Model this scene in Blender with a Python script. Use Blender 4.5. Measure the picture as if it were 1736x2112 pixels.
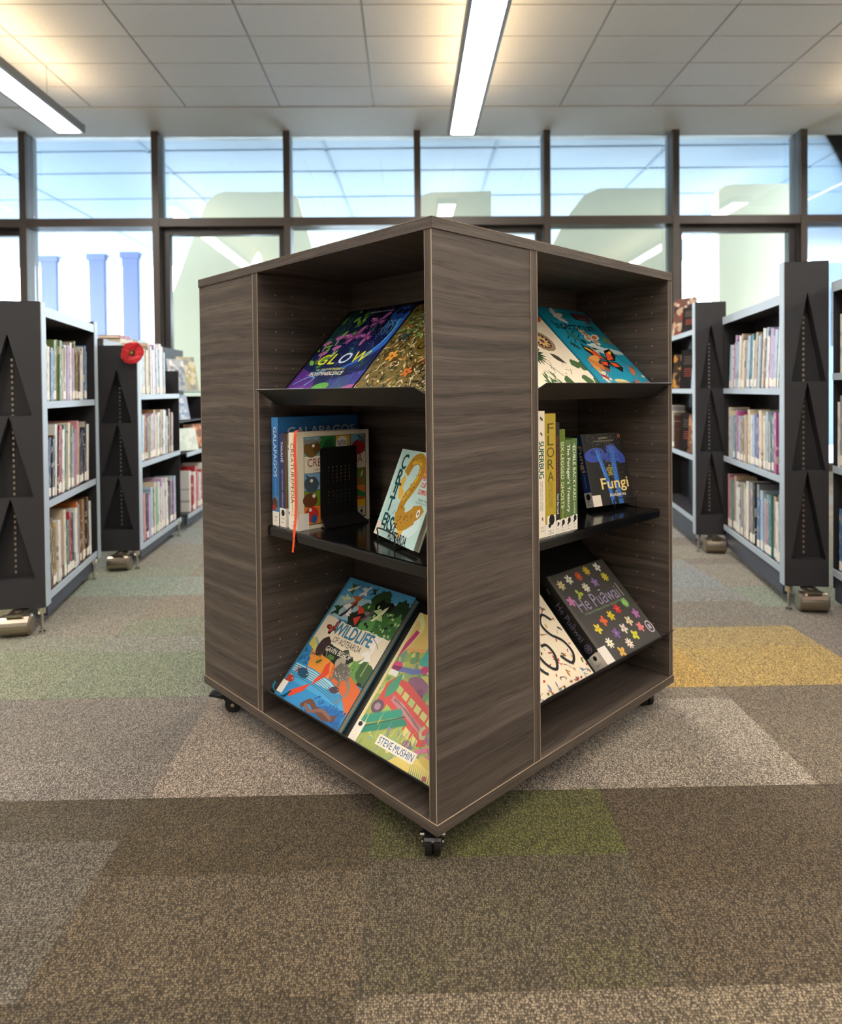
import bpy, math, random
from mathutils import Vector, Matrix
random.seed(7)
scene = bpy.context.scene
for o in list(bpy.data.objects):
    bpy.data.objects.remove(o)
COL = scene.collection
PI = math.pi

# ------------------------------------------------------------------ camera
FPX, CX, CY = 1393.1, 868.0, 828.0
PITCH, ROLL, CAMZ = 0.0166, -0.0102, 1.0103
cam = bpy.data.cameras.new('camera')
cam.sensor_fit = 'HORIZONTAL'
cam.sensor_width = 36.0
cam.lens = 36.0 * FPX / 1736.0
cam.shift_x = -(CX - 868.0) / 1736.0
cam.shift_y = -(1056.0 - CY) / 1736.0
cam.clip_start = 0.05
cam.clip_end = 300
cam.dof.use_dof = True
cam.dof.focus_distance = 1.62
cam.dof.aperture_fstop = 4.2
camo = bpy.data.objects.new('camera', cam)
COL.objects.link(camo)
_cp, _sp, _cr, _sr = math.cos(PITCH), math.sin(PITCH), math.cos(ROLL), math.sin(ROLL)
_f = Vector((0, _cp, -_sp)); _u0 = Vector((0, _sp, _cp)); _r0 = Vector((1, 0, 0))
_r = _r0 * _cr + _u0 * _sr
_u = _u0 * _cr - _r0 * _sr
camo.matrix_world = Matrix(((_r.x, _u.x, -_f.x, 0), (_r.y, _u.y, -_f.y, 0), (_r.z, _u.z, -_f.z, CAMZ), (0, 0, 0, 1)))
scene.camera = camo

# ------------------------------------------------------------------ world and exposure
world = bpy.data.worlds.new('overcast_sky')
scene.world = world
world.use_nodes = True
bg = world.node_tree.nodes['Background']
bg.inputs[0].default_value = (0.86, 0.93, 1.0, 1)
bg.inputs[1].default_value = 6.2
scene.view_settings.view_transform = 'Standard'
scene.view_settings.look = 'None'
scene.view_settings.gamma = 1.0
scene.view_settings.use_curve_mapping = False
scene.view_settings.exposure = 1.42
scene.cycles.max_bounces = 6
scene.cycles.diffuse_bounces = 3
scene.cycles.glossy_bounces = 3
scene.cycles.transparent_max_bounces = 16
scene.cycles.caustics_reflective = False
scene.cycles.caustics_refractive = False
scene.cycles.sample_clamp_indirect = 6.0
scene.cycles.use_denoising = True
scene.cycles.use_adaptive_sampling = True
scene.cycles.adaptive_threshold = 0.04
scene.cycles.adaptive_min_samples = 16

LAMP_DOWN = 16.0
LAMP_UP = 3.2

# ------------------------------------------------------------------ helpers
def lin(h):
    if not isinstance(h, str):
        return tuple(h[:3])
    h = h.lstrip('#')
    out = []
    for i in (0, 2, 4):
        c = int(h[i:i + 2], 16) / 255.0
        out.append(c / 12.92 if c <= 0.04045 else ((c + 0.055) / 1.055) ** 2.4)
    return tuple(out)

def new_mat(name):
    m = bpy.data.materials.new(name)
    m.use_nodes = True
    nt = m.node_tree
    return m, nt, nt.nodes['Principled BSDF']

def flat_mat(name, col, rough=0.5, metal=0.0, spec=0.5, coat=0.0, noise=0.0, nscale=30):
    m, nt, p = new_mat(name)
    c = lin(col)
    p.inputs['Roughness'].default_value = rough
    p.inputs['Metallic'].default_value = metal
    p.inputs['Specular IOR Level'].default_value = spec
    p.inputs['Coat Weight'].default_value = coat
    if noise > 0:
        tc = nt.nodes.new('ShaderNodeTexCoord')
        n = nt.nodes.new('ShaderNodeTexNoise'); n.inputs['Scale'].default_value = nscale
        n.inputs['Detail'].default_value = 4
        r = nt.nodes.new('ShaderNodeValToRGB')
        r.color_ramp.elements[0].position = 0.3; r.color_ramp.elements[1].position = 0.7
        r.color_ramp.elements[0].color = tuple(x * (1 - noise) for x in c) + (1,)
        r.color_ramp.elements[1].color = tuple(min(1, x * (1 + noise)) for x in c) + (1,)
        nt.links.new(tc.outputs['Object'], n.inputs['Vector'])
        nt.links.new(n.outputs['Fac'], r.inputs[0])
        nt.links.new(r.outputs[0], p.inputs['Base Color'])
    else:
        p.inputs['Base Color'].default_value = c + (1,)
    return m

def emit_mat(name, col, strength):
    m = bpy.data.materials.new(name); m.use_nodes = True
    nt = m.node_tree; nt.nodes.clear()
    e = nt.nodes.new('ShaderNodeEmission'); o = nt.nodes.new('ShaderNodeOutputMaterial')
    e.inputs[0].default_value = lin(col) + (1,); e.inputs[1].default_value = strength
    nt.links.new(e.outputs[0], o.inputs[0])
    return m

class MB:
    """collects shapes, then links them as ONE mesh object"""
    def __init__(s): s.v = []; s.f = []; s.m = []
    def face(s, pts, m=0):
        b = len(s.v); s.v += [tuple(p) for p in pts]; s.f.append(tuple(range(b, b + len(pts)))); s.m.append(m)
    def box(s, x0, x1, y0, y1, z0, z1, m=0):
        b = len(s.v)
        s.v += [(x0, y0, z0), (x1, y0, z0), (x1, y1, z0), (x0, y1, z0), (x0, y0, z1), (x1, y0, z1), (x1, y1, z1), (x0, y1, z1)]
        for q in ((0, 3, 2, 1), (4, 5, 6, 7), (0, 1, 5, 4), (1, 2, 6, 5), (2, 3, 7, 6), (3, 0, 4, 7)):
            s.f.append(tuple(b + i for i in q)); s.m.append(m)
        return s
    def ext(s, pts, vec, m=0):
        """closed prism: polygon pts swept by vec"""
        n = len(pts); b = len(s.v); vec = Vector(vec)
        s.v += [tuple(p) for p in pts] + [tuple(Vector(p) + vec) for p in pts]
        s.f.append(tuple(range(b + n - 1, b - 1, -1))); s.m.append(m)
        s.f.append(tuple(range(b + n, b + 2 * n))); s.m.append(m)
        for i in range(n):
            j = (i + 1) % n
            s.f.append((b + i, b + j, b + n + j, b + n + i)); s.m.append(m)
        return s
    def ring(s, c, ax, r, n, e1=None):
        ax = Vector(ax).normalized()
        e1 = ax.orthogonal().normalized() if e1 is None else e1
        e2 = ax.cross(e1)
        return [Vector(c) + e1 * (r * math.cos(2 * PI * i / n)) + e2 * (r * math.sin(2 * PI * i / n)) for i in range(n)]
    def cyl(s, p0, p1, r0, r1=None, n=16, m=0):
        r1 = r0 if r1 is None else r1
        p0 = Vector(p0); p1 = Vector(p1); ax = p1 - p0; b = len(s.v)
        s.v += [tuple(p) for p in s.ring(p0, ax, r0, n)] + [tuple(p) for p in s.ring(p1, ax, r1, n)]
        s.f.append(tuple(range(b + n - 1, b - 1, -1))); s.f.append(tuple(range(b + n, b + 2 * n))); s.m += [m, m]
        for i in range(n):
            j = (i + 1) % n
            s.f.append((b + i, b + j, b + n + j, b + n + i)); s.m.append(m)
        return s
    def tube(s, path, r, n=8, m=0):
        path = [Vector(p) for p in path]; b = len(s.v); e = None; k = len(path)
        for i, p in enumerate(path):
            t = (path[min(i + 1, k - 1)] - path[max(i - 1, 0)]).normalized()
            e = t.orthogonal().normalized() if e is None else (e - t * e.dot(t)).normalized()
            s.v += [tuple(q) for q in s.ring(p, t, r, n, e)]
        for i in range(k - 1):
            for j in range(n):
                jj = (j + 1) % n
                s.f.append((b + i * n + j, b + i * n + jj, b + (i + 1) * n + jj, b + (i + 1) * n + j)); s.m.append(m)
        s.f.append(tuple(range(b + n - 1, b - 1, -1))); s.f.append(tuple(range(b + (k - 1) * n, b + k * n))); s.m += [m, m]
        return s
    def build(s, name, mats, parent=None, smooth=False):
        me = bpy.data.meshes.new(name)
        me.from_pydata(s.v, [], s.f)
        if not isinstance(mats, (list, tuple)): mats = [mats]
        for m in mats: me.materials.append(m)
        if len(mats) > 1: me.polygons.foreach_set('material_index', s.m)
        if smooth: me.polygons.foreach_set('use_smooth', [True] * len(me.polygons))
        me.update()
        return link(name, me, parent)

def link(name, data, parent=None):
    o = bpy.data.objects.new(name, data)
    COL.objects.link(o)
    if parent is not None: o.parent = parent
    return o

def tag(o, label=None, cat=None, group=None, kind=None):
    if label: o['label'] = label
    if cat: o['category'] = cat
    if group: o['group'] = group
    if kind: o['kind'] = kind
    return o

def smooth_path(pts, k=8):
    """Catmull-Rom through pts"""
    P = [Vector(p) for p in pts]; out = []
    for i in range(len(P) - 1):
        p0 = P[max(i - 1, 0)]; p1 = P[i]; p2 = P[i + 1]; p3 = P[min(i + 2, len(P) - 1)]
        for j in range(k):
            t = j / k
            out.append(0.5 * ((2 * p1) + (p2 - p0) * t + (2 * p0 - 5 * p1 + 4 * p2 - p3) * t * t + (3 * p1 - p0 - 3 * p2 + p3) * t ** 3))
    out.append(P[-1]); return out

# ------------------------------------------------------------------ flat print (cover art and lettering)
_tcache = {}
def text_geo(s, bold):
    key = (s, bold)
    if key not in _tcache:
        cu = bpy.data.curves.new('lettering', 'FONT'); cu.body = s; cu.offset = bold; cu.resolution_u = 3
        ob = bpy.data.objects.new('lettering', cu); COL.objects.link(ob)
        dg = bpy.context.evaluated_depsgraph_get(); dg.update()
        me = ob.evaluated_get(dg).to_mesh()
        v = [(p.co.x, p.co.y) for p in me.vertices]; f = [tuple(p.vertices) for p in me.polygons]
        ob.evaluated_get(dg).to_mesh_clear()
        bpy.data.objects.remove(ob); bpy.data.curves.remove(cu)
        _tcache[key] = (v, f)
    return _tcache[key]

class Art:
    """flat coloured print on a w x h rectangle; positions are fractions, sizes are fractions of w"""
    def __init__(s, w, h, z0=0.0): s.w = w; s.h = h; s.v = []; s.f = []; s.c = []; s.z = z0
    def _add(s, pts, faces, col):
        s.z += 2.5e-6; b = len(s.v)
        s.v += [(x, y, s.z) for x, y in pts]
        for f in faces: s.f.append(tuple(b + i for i in f)); s.c.append(lin(col))
    def _clip(s, pts):
        for ax, lim, sg in ((0, 0.0, 1), (0, s.w, -1), (1, 0.0, 1), (1, s.h, -1)):
            out = []; n = len(pts)
            for i in range(n):
                a, b = pts[i], pts[(i + 1) % n]
                da, db = (a[ax] - lim) * sg, (b[ax] - lim) * sg
                if da >= 0: out.append(a)
                if (da > 0) != (db > 0) and da != db:
                    t = da / (da - db); out.append((a[0] + (b[0] - a[0]) * t, a[1] + (b[1] - a[1]) * t))
            pts = out
            if len(pts) < 3: return None
        return pts
    def m(s, pts, col):
        pts = s._clip([tuple(p) for p in pts])
        if pts: s._add(pts, [tuple(range(len(pts)))], col)
    def poly(s, pts, col): s.m([(x * s.w, y * s.h) for x, y in pts], col)
    def rect(s, x0, y0, x1, y1, col): s.poly([(x0, y0), (x1, y0), (x1, y1), (x0, y1)], col)
    def ell(s, x, y, rx, ry, col, rot=0.0, n=14):
        cx, cy = x * s.w, y * s.h; c, d = math.cos(rot), math.sin(rot); rx *= s.w; ry *= s.w
        s.m([(cx + c * rx * math.cos(t) - d * ry * math.sin(t), cy + d * rx * math.cos(t) + c * ry * math.sin(t)) for t in [2 * PI * i / n for i in range(n)]], col)
    def blob(s, x, y, r, col, rough=0.25, n=16, ry=None, rng=random):
        cx, cy = x * s.w, y * s.h; ry = ry or r
        s.m([(cx + s.w * r * (1 + rng.uniform(-rough, rough)) * math.cos(t), cy + s.w * ry * (1 + rng.uniform(-rough, rough)) * math.sin(t)) for t in [2 * PI * i / n for i in range(n)]], col)
    def leaf(s, x, y, L, W, rot, col):
        cx, cy = x * s.w, y * s.h; c, d = math.cos(rot), math.sin(rot); L *= s.w; W *= s.w
        q = [(0, 0), (.25, .5), (.5, .6), (.8, .3), (1, 0), (.8, -.3), (.5, -.6), (.25, -.5)]
        s.m([(cx + c * a * L - d * b * W, cy + d * a * L + c * b * W) for a, b in q], col)
    def line(s, pts, wid, col, taper=False, smooth=True):
        P = [Vector((x * s.w, y * s.h, 0)) for x, y in pts]
        if smooth and len(P) > 2: P = smooth_path(P, 6)
        L = []; R = []; n = len(P)
        for i, p in enumerate(P):
            t = (P[min(i + 1, n - 1)] - P[max(i - 1, 0)]); t = t.normalized() if t.length else Vector((1, 0, 0))
            w_ = wid * s.w / 2 * ((1 - i / (n - 1)) * 0.9 + 0.1 if taper else 1)
            nn = Vector((-t.y, t.x, 0)) * w_
            L.append(((p + nn).x, (p + nn).y)); R.append(((p - nn).x, (p - nn).y))
        for i in range(n - 1):
            q = s._clip([L[i], L[i + 1], R[i + 1], R[i]])
            if q:
                b = len(s.v); s.v += [(x, y, s.z) for x, y in q]; s.f.append(tuple(range(b, b + len(q)))); s.c.append(lin(col))
        s.z += 2.5e-6
    def text(s, t, x, y, w, h, col, rot=0.0, bold=0.0, skew=0.0, shadow=None):
        """centred at x,y; w and h are fractions of the cover width"""
        v, f = text_geo(t, 0.0)
        if not v: return
        xs = [p[0] for p in v]; ys = [p[1] for p in v]
        bx, by = (min(xs) + max(xs)) / 2, (min(ys) + max(ys)) / 2
        sx = w * s.w / (max(xs) - min(xs)); sy = h * s.w / (max(ys) - min(ys))
        c, d = math.cos(rot), math.sin(rot)
        def put(dx, dy, colr):
            out = []
            for px, py in v:
                a = (px - bx) * sx; b = (py - by) * sy; a += b * skew
                out.append((x * s.w + dx + c * a - d * b, y * s.h + dy + d * a + c * b))
            s._add(out, f, colr)
        if shadow: put(0.006 * s.w, -0.006 * s.w, shadow)
        k = bold * h * s.w * .9
        for dx, dy in ((-k, 0), (k, 0), (0, k), (0, -k), (0, 0)) if bold > 0 else ((0, 0),): put(dx, dy, col)
    def flower(s, x, y, r, n, col, cc, rot=0.0, fat=0.62):
        for i in range(n):
            a = rot + 2 * PI * i / n
            s.ell(x + r * .55 * math.cos(a), y + r * .55 * math.sin(a) * s.w / s.h, r * .5, r * min(.36, 1.5 / n), col, a, 10)
        s.ell(x, y, r * .2, r * .2, cc, n=8)
    def bug(s, x, y, L, rot, body, legs='#2a2018', wing=None):
        c, d = math.cos(rot), math.sin(rot); k = s.w / s.h
        def q(a, b): return (x + (c * a - d * b), y + (d * a + c * b) * k)
        for i in (-1, 0, 1):
            for sd in (-1, 1):
                s.line([q(i * L * .18, 0), q(i * L * .34, sd * L * .42)], L * .05, legs, smooth=False)
        if wing:
            for sd in (-1, 1):
                X, Y = q(-.05 * L, sd * L * .3); s.ell(X, Y, L * .42, L * .16, wing, rot + sd * .9)
        s.ell(x, y, L * .42, L * .17, body, rot); X, Y = q(L * .42, 0); s.ell(X, Y, L * .14, L * .13, legs, rot, 8)
    def butterfly(s, x, y, L, rot, c1, c2='#15120f', c3='#f0c030'):
        c, d = math.cos(rot), math.sin(rot); k = s.w / s.h
        def q(a, b): return (x + (c * a - d * b), y + (d * a + c * b) * k)
        for sd in (-1, 1):
            s.poly([q(0, 0), q(sd * .25 * L, .42 * L), q(sd * .62 * L, .55 * L), q(sd * .66 * L, .3 * L), q(sd * .4 * L, .02 * L)], c2)
            s.poly([q(sd * .05 * L, .02 * L), q(sd * .25 * L, .33 * L), q(sd * .5 * L, .42 * L), q(sd * .38 * L, .1 * L)], c1)
            s.poly([q(sd * .36 * L, .36 * L), q(sd * .56 * L, .46 * L), q(sd * .56 * L, .38 * L), q(sd * .4 * L, .27 * L)], c3)
            s.poly([q(0, -.02 * L), q(sd * .42 * L, -.03 * L), q(sd * .5 * L, -.22 * L), q(sd * .3 * L, -.42 * L), q(sd * .1 * L, -.25 * L)], c2)
            s.poly([q(sd * .05 * L, -.06 * L), q(sd * .36 * L, -.08 * L), q(sd * .38 * L, -.2 * L), q(sd * .16 * L, -.22 * L)], c1)
        s.ell(x, y, L * .05, L * .3, c2, rot, 8)
    def bird(s, x, y, L, rot, body, wing):
        c, d = math.cos(rot), math.sin(rot); k = s.w / s.h
        def q(a, b): return (x + (c * a - d * b), y + (d * a + c * b) * k)
        s.poly([q(-.1 * L, 0), q(-.25 * L, .5 * L), q(.12 * L, .3 * L), q(.2 * L, .03 * L)], wing)
        s.poly([q(.55 * L, .05 * L), q(.3 * L, .12 * L), q(-.2 * L, .08 * L), q(-.6 * L, .12 * L), q(-.5 * L, -.04 * L), q(0, -.13 * L), q(.35 * L, -.05 * L)], body)
        s.poly([q(.1 * L, 0), q(-.05 * L, -.45 * L), q(-.3 * L, -.1 * L)], wing)
    def fish(s, x, y, L, rot, body, fin):
        c, d = math.cos(rot), math.sin(rot); k = s.w / s.h
        def q(a, b): return (x + (c * a - d * b), y + (d * a + c * b) * k)
        s.poly([q(-.35 * L, 0), q(-.6 * L, .2 * L), q(-.52 * L, 0), q(-.6 * L, -.2 * L)], fin)
        s.poly([q(-.15 * L, .15 * L), q(.0, .32 * L), q(.2 * L, .15 * L)], fin)
        s.ell(x, y, L * .45, L * .22, body, rot); X, Y = q(.3 * L, .05 * L); s.ell(X, Y, .035 * L, .035 * L, '#f5f0e0', n=8)
    def build(s, name, parent, basis, mat=None):
        """basis: Matrix taking (x, y, z-lift) of the print to the parent's space"""
        me = bpy.data.meshes.new(name); me.from_pydata(s.v, [], s.f)
        ca = me.color_attributes.new('Col', 'FLOAT_COLOR', 'CORNER')
        buf = []
        for p, c in zip(s.f, s.c): buf += (list(c) + [1.0]) * len(p)
        ca.data.foreach_set('color', buf)
        me.materials.append(mat or M['print']); me.transform(basis); me.update()
        return link(name, me, parent)

# ------------------------------------------------------------------ materials
M = {}
def N(nt, t, **kw):
    n = nt.nodes.new('ShaderNode' + t)
    for k, v in kw.items(): setattr(n, k, v)
    return n

def wood_mat(name, scale):
    m, nt, p = new_mat(name)
    tc = N(nt, 'TexCoord'); mp = N(nt, 'Mapping'); mp.inputs['Scale'].default_value = scale
    nt.links.new(tc.outputs['Object'], mp.inputs['Vector'])
    warp = N(nt, 'TexNoise'); warp.inputs['Scale'].default_value = 3.0; warp.inputs['Detail'].default_value = 1
    nt.links.new(tc.outputs['Object'], warp.inputs['Vector'])
    vm = N(nt, 'VectorMath', operation='MULTIPLY_ADD')
    vm.inputs[1].default_value = tuple(3.0 if s > 10 else 0.0 for s in scale)
    nt.links.new(warp.outputs['Color'], vm.inputs[0]); nt.links.new(mp.outputs[0], vm.inputs[2])
    n1 = N(nt, 'TexNoise'); n1.inputs['Scale'].default_value = 0.35; n1.inputs['Detail'].default_value = 4; n1.inputs['Roughness'].default_value = 0.6
    n2 = N(nt, 'TexNoise'); n2.inputs['Scale'].default_value = 5.0; n2.inputs['Detail'].default_value = 5
    n3 = N(nt, 'TexNoise'); n3.inputs['Scale'].default_value = 0.3; n3.inputs['Detail'].default_value = 5; n3.inputs['Roughness'].default_value = 0.7
    for n in (n1, n2, n3): nt.links.new(vm.outputs[0], n.inputs['Vector'])
    r = N(nt, 'ValToRGB'); e = r.color_ramp.elements
    e[0].position = 0.34; e[0].color = lin('#47403b') + (1,)
    e[1].position = 0.68; e[1].color = lin('#6d6259') + (1,)
    x = e.new(0.5); x.color = lin('#594f48') + (1,)
    nt.links.new(n1.outputs['Fac'], r.inputs[0])
    r2 = N(nt, 'ValToRGB'); r2.color_ramp.elements[0].position = 0.36; r2.color_ramp.elements[1].position = 0.62
    r2.color_ramp.elements[0].color = (0.74, 0.74, 0.74, 1); r2.color_ramp.elements[1].color = (1.1, 1.1, 1.1, 1)
    nt.links.new(n2.outputs['Fac'], r2.inputs[0])
    mx = N(nt, 'Mix', data_type='RGBA', blend_type='MULTIPLY'); mx.inputs['Factor'].default_value = 1.0
    nt.links.new(r.outputs[0], mx.inputs['A']); nt.links.new(r2.outputs[0], mx.inputs['B'])
    # sparse dark veins: thin ridges of a slow noise
    s1 = N(nt, 'Math', operation='SUBTRACT'); s1.inputs[1].default_value = 0.52; nt.links.new(n3.outputs['Fac'], s1.inputs[0])
    s2 = N(nt, 'Math', operation='ABSOLUTE'); nt.links.new(s1.outputs[0], s2.inputs[0])
    r3 = N(nt, 'MapRange'); r3.inputs['From Min'].default_value = 0.0; r3.inputs['From Max'].default_value = 0.022
    r3.inputs['To Min'].default_value = 0.58; r3.inputs['To Max'].default_value = 1.0
    nt.links.new(s2.outputs[0], r3.inputs['Value'])
    mx2 = N(nt, 'VectorMath', operation='SCALE')
    nt.links.new(mx.outputs['Result'], mx2.inputs[0]); nt.links.new(r3.outputs[0], mx2.inputs['Scale'])
    nt.links.new(mx2.outputs[0], p.inputs['Base Color'])
    p.inputs['Roughness'].default_value = 0.5; p.inputs['Specular IOR Level'].default_value = 0.35
    b = N(nt, 'Bump'); b.inputs['Strength'].default_value = 0.12; b.inputs['Distance'].default_value = 0.0006
    nt.links.new(n2.outputs['Fac'], b.inputs['Height']); nt.links.new(b.outputs[0], p.inputs['Normal'])
    return m
M['wood_v'] = wood_mat('laminate_horizontal_grain', (2.0, 2.0, 95.0))
M['wood_h'] = wood_mat('laminate_top_grain', (2.0, 95.0, 5.0))
M['wood_e'] = wood_mat('laminate_edge_grain', (330.0, 330.0, 3.0))
M['edge_line'] = flat_mat('edge_band_glue_line', '#b39f86', 0.5)
M['hole'] = flat_mat('raw_chipboard_hole', '#a5835a', 0.8)
M['black_gloss'] = flat_mat('black_powdercoat_gloss', '#0b0b0c', 0.16, spec=0.5)
M['black_satin'] = flat_mat('black_powdercoat_satin', '#161516', 0.38)
M['black_rubber'] = flat_mat('black_rubber', '#0c0c0c', 0.6)
M['shelf_black'] = flat_mat('dark_grey_shelving_steel', '#2b2b2f', 0.55, noise=0.08, nscale=8)
M['shelf_inner'] = flat_mat('shelving_steel_painted_shade', '#1b1b1f', 0.6)  # darker copy of the shelving steel, recess and interior shade in the colour
M['shelf_edge'] = flat_mat('shelf_edge_painted_window_sheen', '#a9b6c2', 0.45)  # grey metal edges; the window's reflection is put into this pale blue
M['shelf_base'] = flat_mat('blue_grey_plinth', '#3c424e', 0.5)
M['chrome'] = flat_mat('bright_chrome', '#d5d2cc', 0.15, metal=1.0)
M['nickel'] = flat_mat('brushed_nickel', '#a79c8c', 0.3, metal=1.0)
M['frame'] = flat_mat('bronze_window_frame', '#4a423d', 0.45, noise=0.06, nscale=3)
M['frame_side'] = flat_mat('grey_window_fin', '#66686a', 0.5)
M['white_paint'] = flat_mat('white_plaster', '#dcdcda', 0.85, noise=0.02, nscale=2)
M['ceil_tile'] = flat_mat('mineral_fibre_tile', '#dfe0e3', 0.9, noise=0.03, nscale=60)
M['ceil_grid'] = flat_mat('ceiling_grid', '#9fa3a8', 0.6)
M['wall'] = flat_mat('wall_paint', '#cfcbc4', 0.9, noise=0.03, nscale=3)
M['alu'] = flat_mat('grey_aluminium', '#8d8e8f', 0.4, metal=0.3)
M['lamp'] = emit_mat('lamp_diffuser', '#fff7ee', LAMP_DOWN)
M['lamp_up'] = emit_mat('lamp_uplight', '#ffdca6', LAMP_UP)
M['pages'] = flat_mat('book_pages', '#d9cdb4', 0.8, noise=0.08, nscale=200)
M['label'] = flat_mat('spine_label_paper', '#ece6da', 0.6)
M['concrete'] = flat_mat('pale_paving', '#e2e4e4', 0.9, noise=0.05, nscale=2)
M['soffit'] = flat_mat('pale_blue_soffit', (.15, .215, .29), 0.6)
M['soffit_joint'] = flat_mat('soffit_joint', (.125, .18, .245), 0.7)
M['letter'] = flat_mat('cream_sign_letter', '#eeebcb', 0.6)
M['post_blue'] = flat_mat('blue_painted_post', '#5c6794', 0.5)
M['post_white'] = flat_mat('white_post', '#dfeaf2', 0.6)
M['grey_building'] = flat_mat('grey_cladding', '#6d7d8e', 0.7)

# print material: colour comes from the mesh's own 'Col' attribute
m, nt, p = new_mat('printed_cover')
at_ = N(nt, 'Attribute'); at_.attribute_name = 'Col'
nt.links.new(at_.outputs['Color'], p.inputs['Base Color'])
p.inputs['Roughness'].default_value = 0.42; p.inputs['Specular IOR Level'].default_value = 0.35
M['print'] = m
# per-object colour (book boards and covers)
m, nt, p = new_mat('cloth_board')
oi = N(nt, 'ObjectInfo'); nt.links.new(oi.outputs['Color'], p.inputs['Base Color'])
p.inputs['Roughness'].default_value = 0.45; p.inputs['Specular IOR Level'].default_value = 0.3
M['board'] = m
# spines of shelf books: per-object colour with procedural title bands
m, nt, p = new_mat('shelf_book_cover')
oi = N(nt, 'ObjectInfo'); tc = N(nt, 'TexCoord'); sep = N(nt, 'SeparateXYZ')
nt.links.new(tc.outputs['Object'], sep.inputs[0])
off = N(nt, 'Math', operation='MULTIPLY_ADD'); off.inputs[1].default_value = 1.0
nt.links.new(sep.outputs['Z'], off.inputs[0]); nt.links.new(oi.outputs['Random'], off.inputs[2])
cmb = N(nt, 'CombineXYZ'); mul = N(nt, 'Math', operation='MULTIPLY'); mul.inputs[1].default_value = 55.0
nt.links.new(oi.outputs['Random'], mul.inputs[0]); nt.links.new(mul.outputs[0], cmb.inputs[0]); nt.links.new(off.outputs[0], cmb.inputs[2])
yy = N(nt, 'Math', operation='MULTIPLY'); yy.inputs[1].default_value = 0.45
nt.links.new(sep.outputs['Y'], yy.inputs[0]); nt.links.new(yy.outputs[0], cmb.inputs[1])
nz = N(nt, 'TexNoise'); nz.inputs['Scale'].default_value = 7.0; nz.inputs['Detail'].default_value = 2
nt.links.new(cmb.outputs[0], nz.inputs['Vector'])
rr = N(nt, 'ValToRGB'); rr.color_ramp.interpolation = 'CONSTANT'
rr.color_ramp.elements[0].color = (0, 0, 0, 1); rr.color_ramp.elements[1].color = (1, 1, 1, 1); rr.color_ramp.elements[1].position = 0.6
nt.links.new(nz.outputs['Fac'], rr.inputs[0])
inv = N(nt, 'Mix', data_type='RGBA', blend_type='MIX')
lum = N(nt, 'RGBToBW'); nt.links.new(oi.outputs['Color'], lum.inputs[0])
gt = N(nt, 'Math', operation='LESS_THAN'); gt.inputs[1].default_value = 0.3; nt.links.new(lum.outputs[0], gt.inputs[0])
nt.links.new(gt.outputs[0], inv.inputs['Factor']); inv.inputs['A'].default_value = (0.12, 0.12, 0.16, 1); inv.inputs['B'].default_value = (0.75, 0.68, 0.55, 1)
fm = N(nt, 'Math', operation='MULTIPLY'); fm.inputs[1].default_value = 0.6; nt.links.new(rr.outputs[0], fm.inputs[0])
mx = N(nt, 'Mix', data_type='RGBA', blend_type='MIX')
nt.links.new(fm.outputs[0], mx.inputs['Factor']); nt.links.new(oi.outputs['Color'], mx.inputs['A']); nt.links.new(inv.outputs['Result'], mx.inputs['B'])
nt.links.new(mx.outputs['Result'], p.inputs['Base Color']); p.inputs['Roughness'].default_value = 0.45
M['shelfbook'] = m
# window glass: clear with a mirror-like film
m = bpy.data.materials.new('window_glass'); m.use_nodes = True; nt = m.node_tree; nt.nodes.clear()
tr = N(nt, 'BsdfTransparent'); gl = N(nt, 'BsdfGlossy'); fr = N(nt, 'Fresnel'); ms = N(nt, 'MixShader'); ou = N(nt, 'OutputMaterial')
tr.inputs[0].default_value = (0.9, 0.95, 0.97, 1); gl.inputs['Roughness'].default_value = 0.02; fr.inputs[0].default_value = 1.7
nt.links.new(fr.outputs[0], ms.inputs[0]); nt.links.new(tr.outputs[0], ms.inputs[1]); nt.links.new(gl.outputs[0], ms.inputs[2]); nt.links.new(ms.outputs[0], ou.inputs[0])
M['glass'] = m
# carpet: loop pile, two yarn colours per tile read from the tile's own properties
TS = 0.565
m, nt, p = new_mat('carpet_loop_pile')
tc = N(nt, 'TexCoord'); oi = N(nt, 'ObjectInfo')
a1 = N(nt, 'Attribute', attribute_type='OBJECT'); a1.attribute_name = 'yarn_a'
a2 = N(nt, 'Attribute', attribute_type='OBJECT'); a2.attribute_name = 'yarn_b'
a3 = N(nt, 'Attribute', attribute_type='OBJECT'); a3.attribute_name = 'split'
sep = N(nt, 'SeparateXYZ'); nt.links.new(tc.outputs['Object'], sep.inputs[0])
# big split inside the tile
sp_ = N(nt, 'Math', operation='SUBTRACT'); nt.links.new(sep.outputs['Y'], sp_.inputs[0]); nt.links.new(a3.outputs['Fac'], sp_.inputs[1])
spm = N(nt, 'MapRange'); spm.inputs['From Min'].default_value = -0.006; spm.inputs['From Max'].default_value = 0.006; nt.links.new(sp_.outputs[0], spm.inputs['Value'])
# blocks of mixed yarn
sc = N(nt, 'VectorMath', operation='MULTIPLY'); sc.inputs[1].default_value = (3.5 / TS, 5.0 / TS, 0)
rnd = N(nt, 'Math', operation='MULTIPLY'); rnd.inputs[1].default_value = 97.0; nt.links.new(oi.outputs['Random'], rnd.inputs[0])
addv = N(nt, 'VectorMath', operation='ADD'); nt.links.new(tc.outputs['Object'], sc.inputs[0]); nt.links.new(sc.outputs[0], addv.inputs[0]); nt.links.new(rnd.outputs[0], addv.inputs[1])
flo = N(nt, 'VectorMath', operation='FLOOR'); nt.links.new(addv.outputs[0], flo.inputs[0])
wn = N(nt, 'TexWhiteNoise', noise_dimensions='3D'); nt.links.new(flo.outputs[0], wn.inputs['Vector'])
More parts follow.
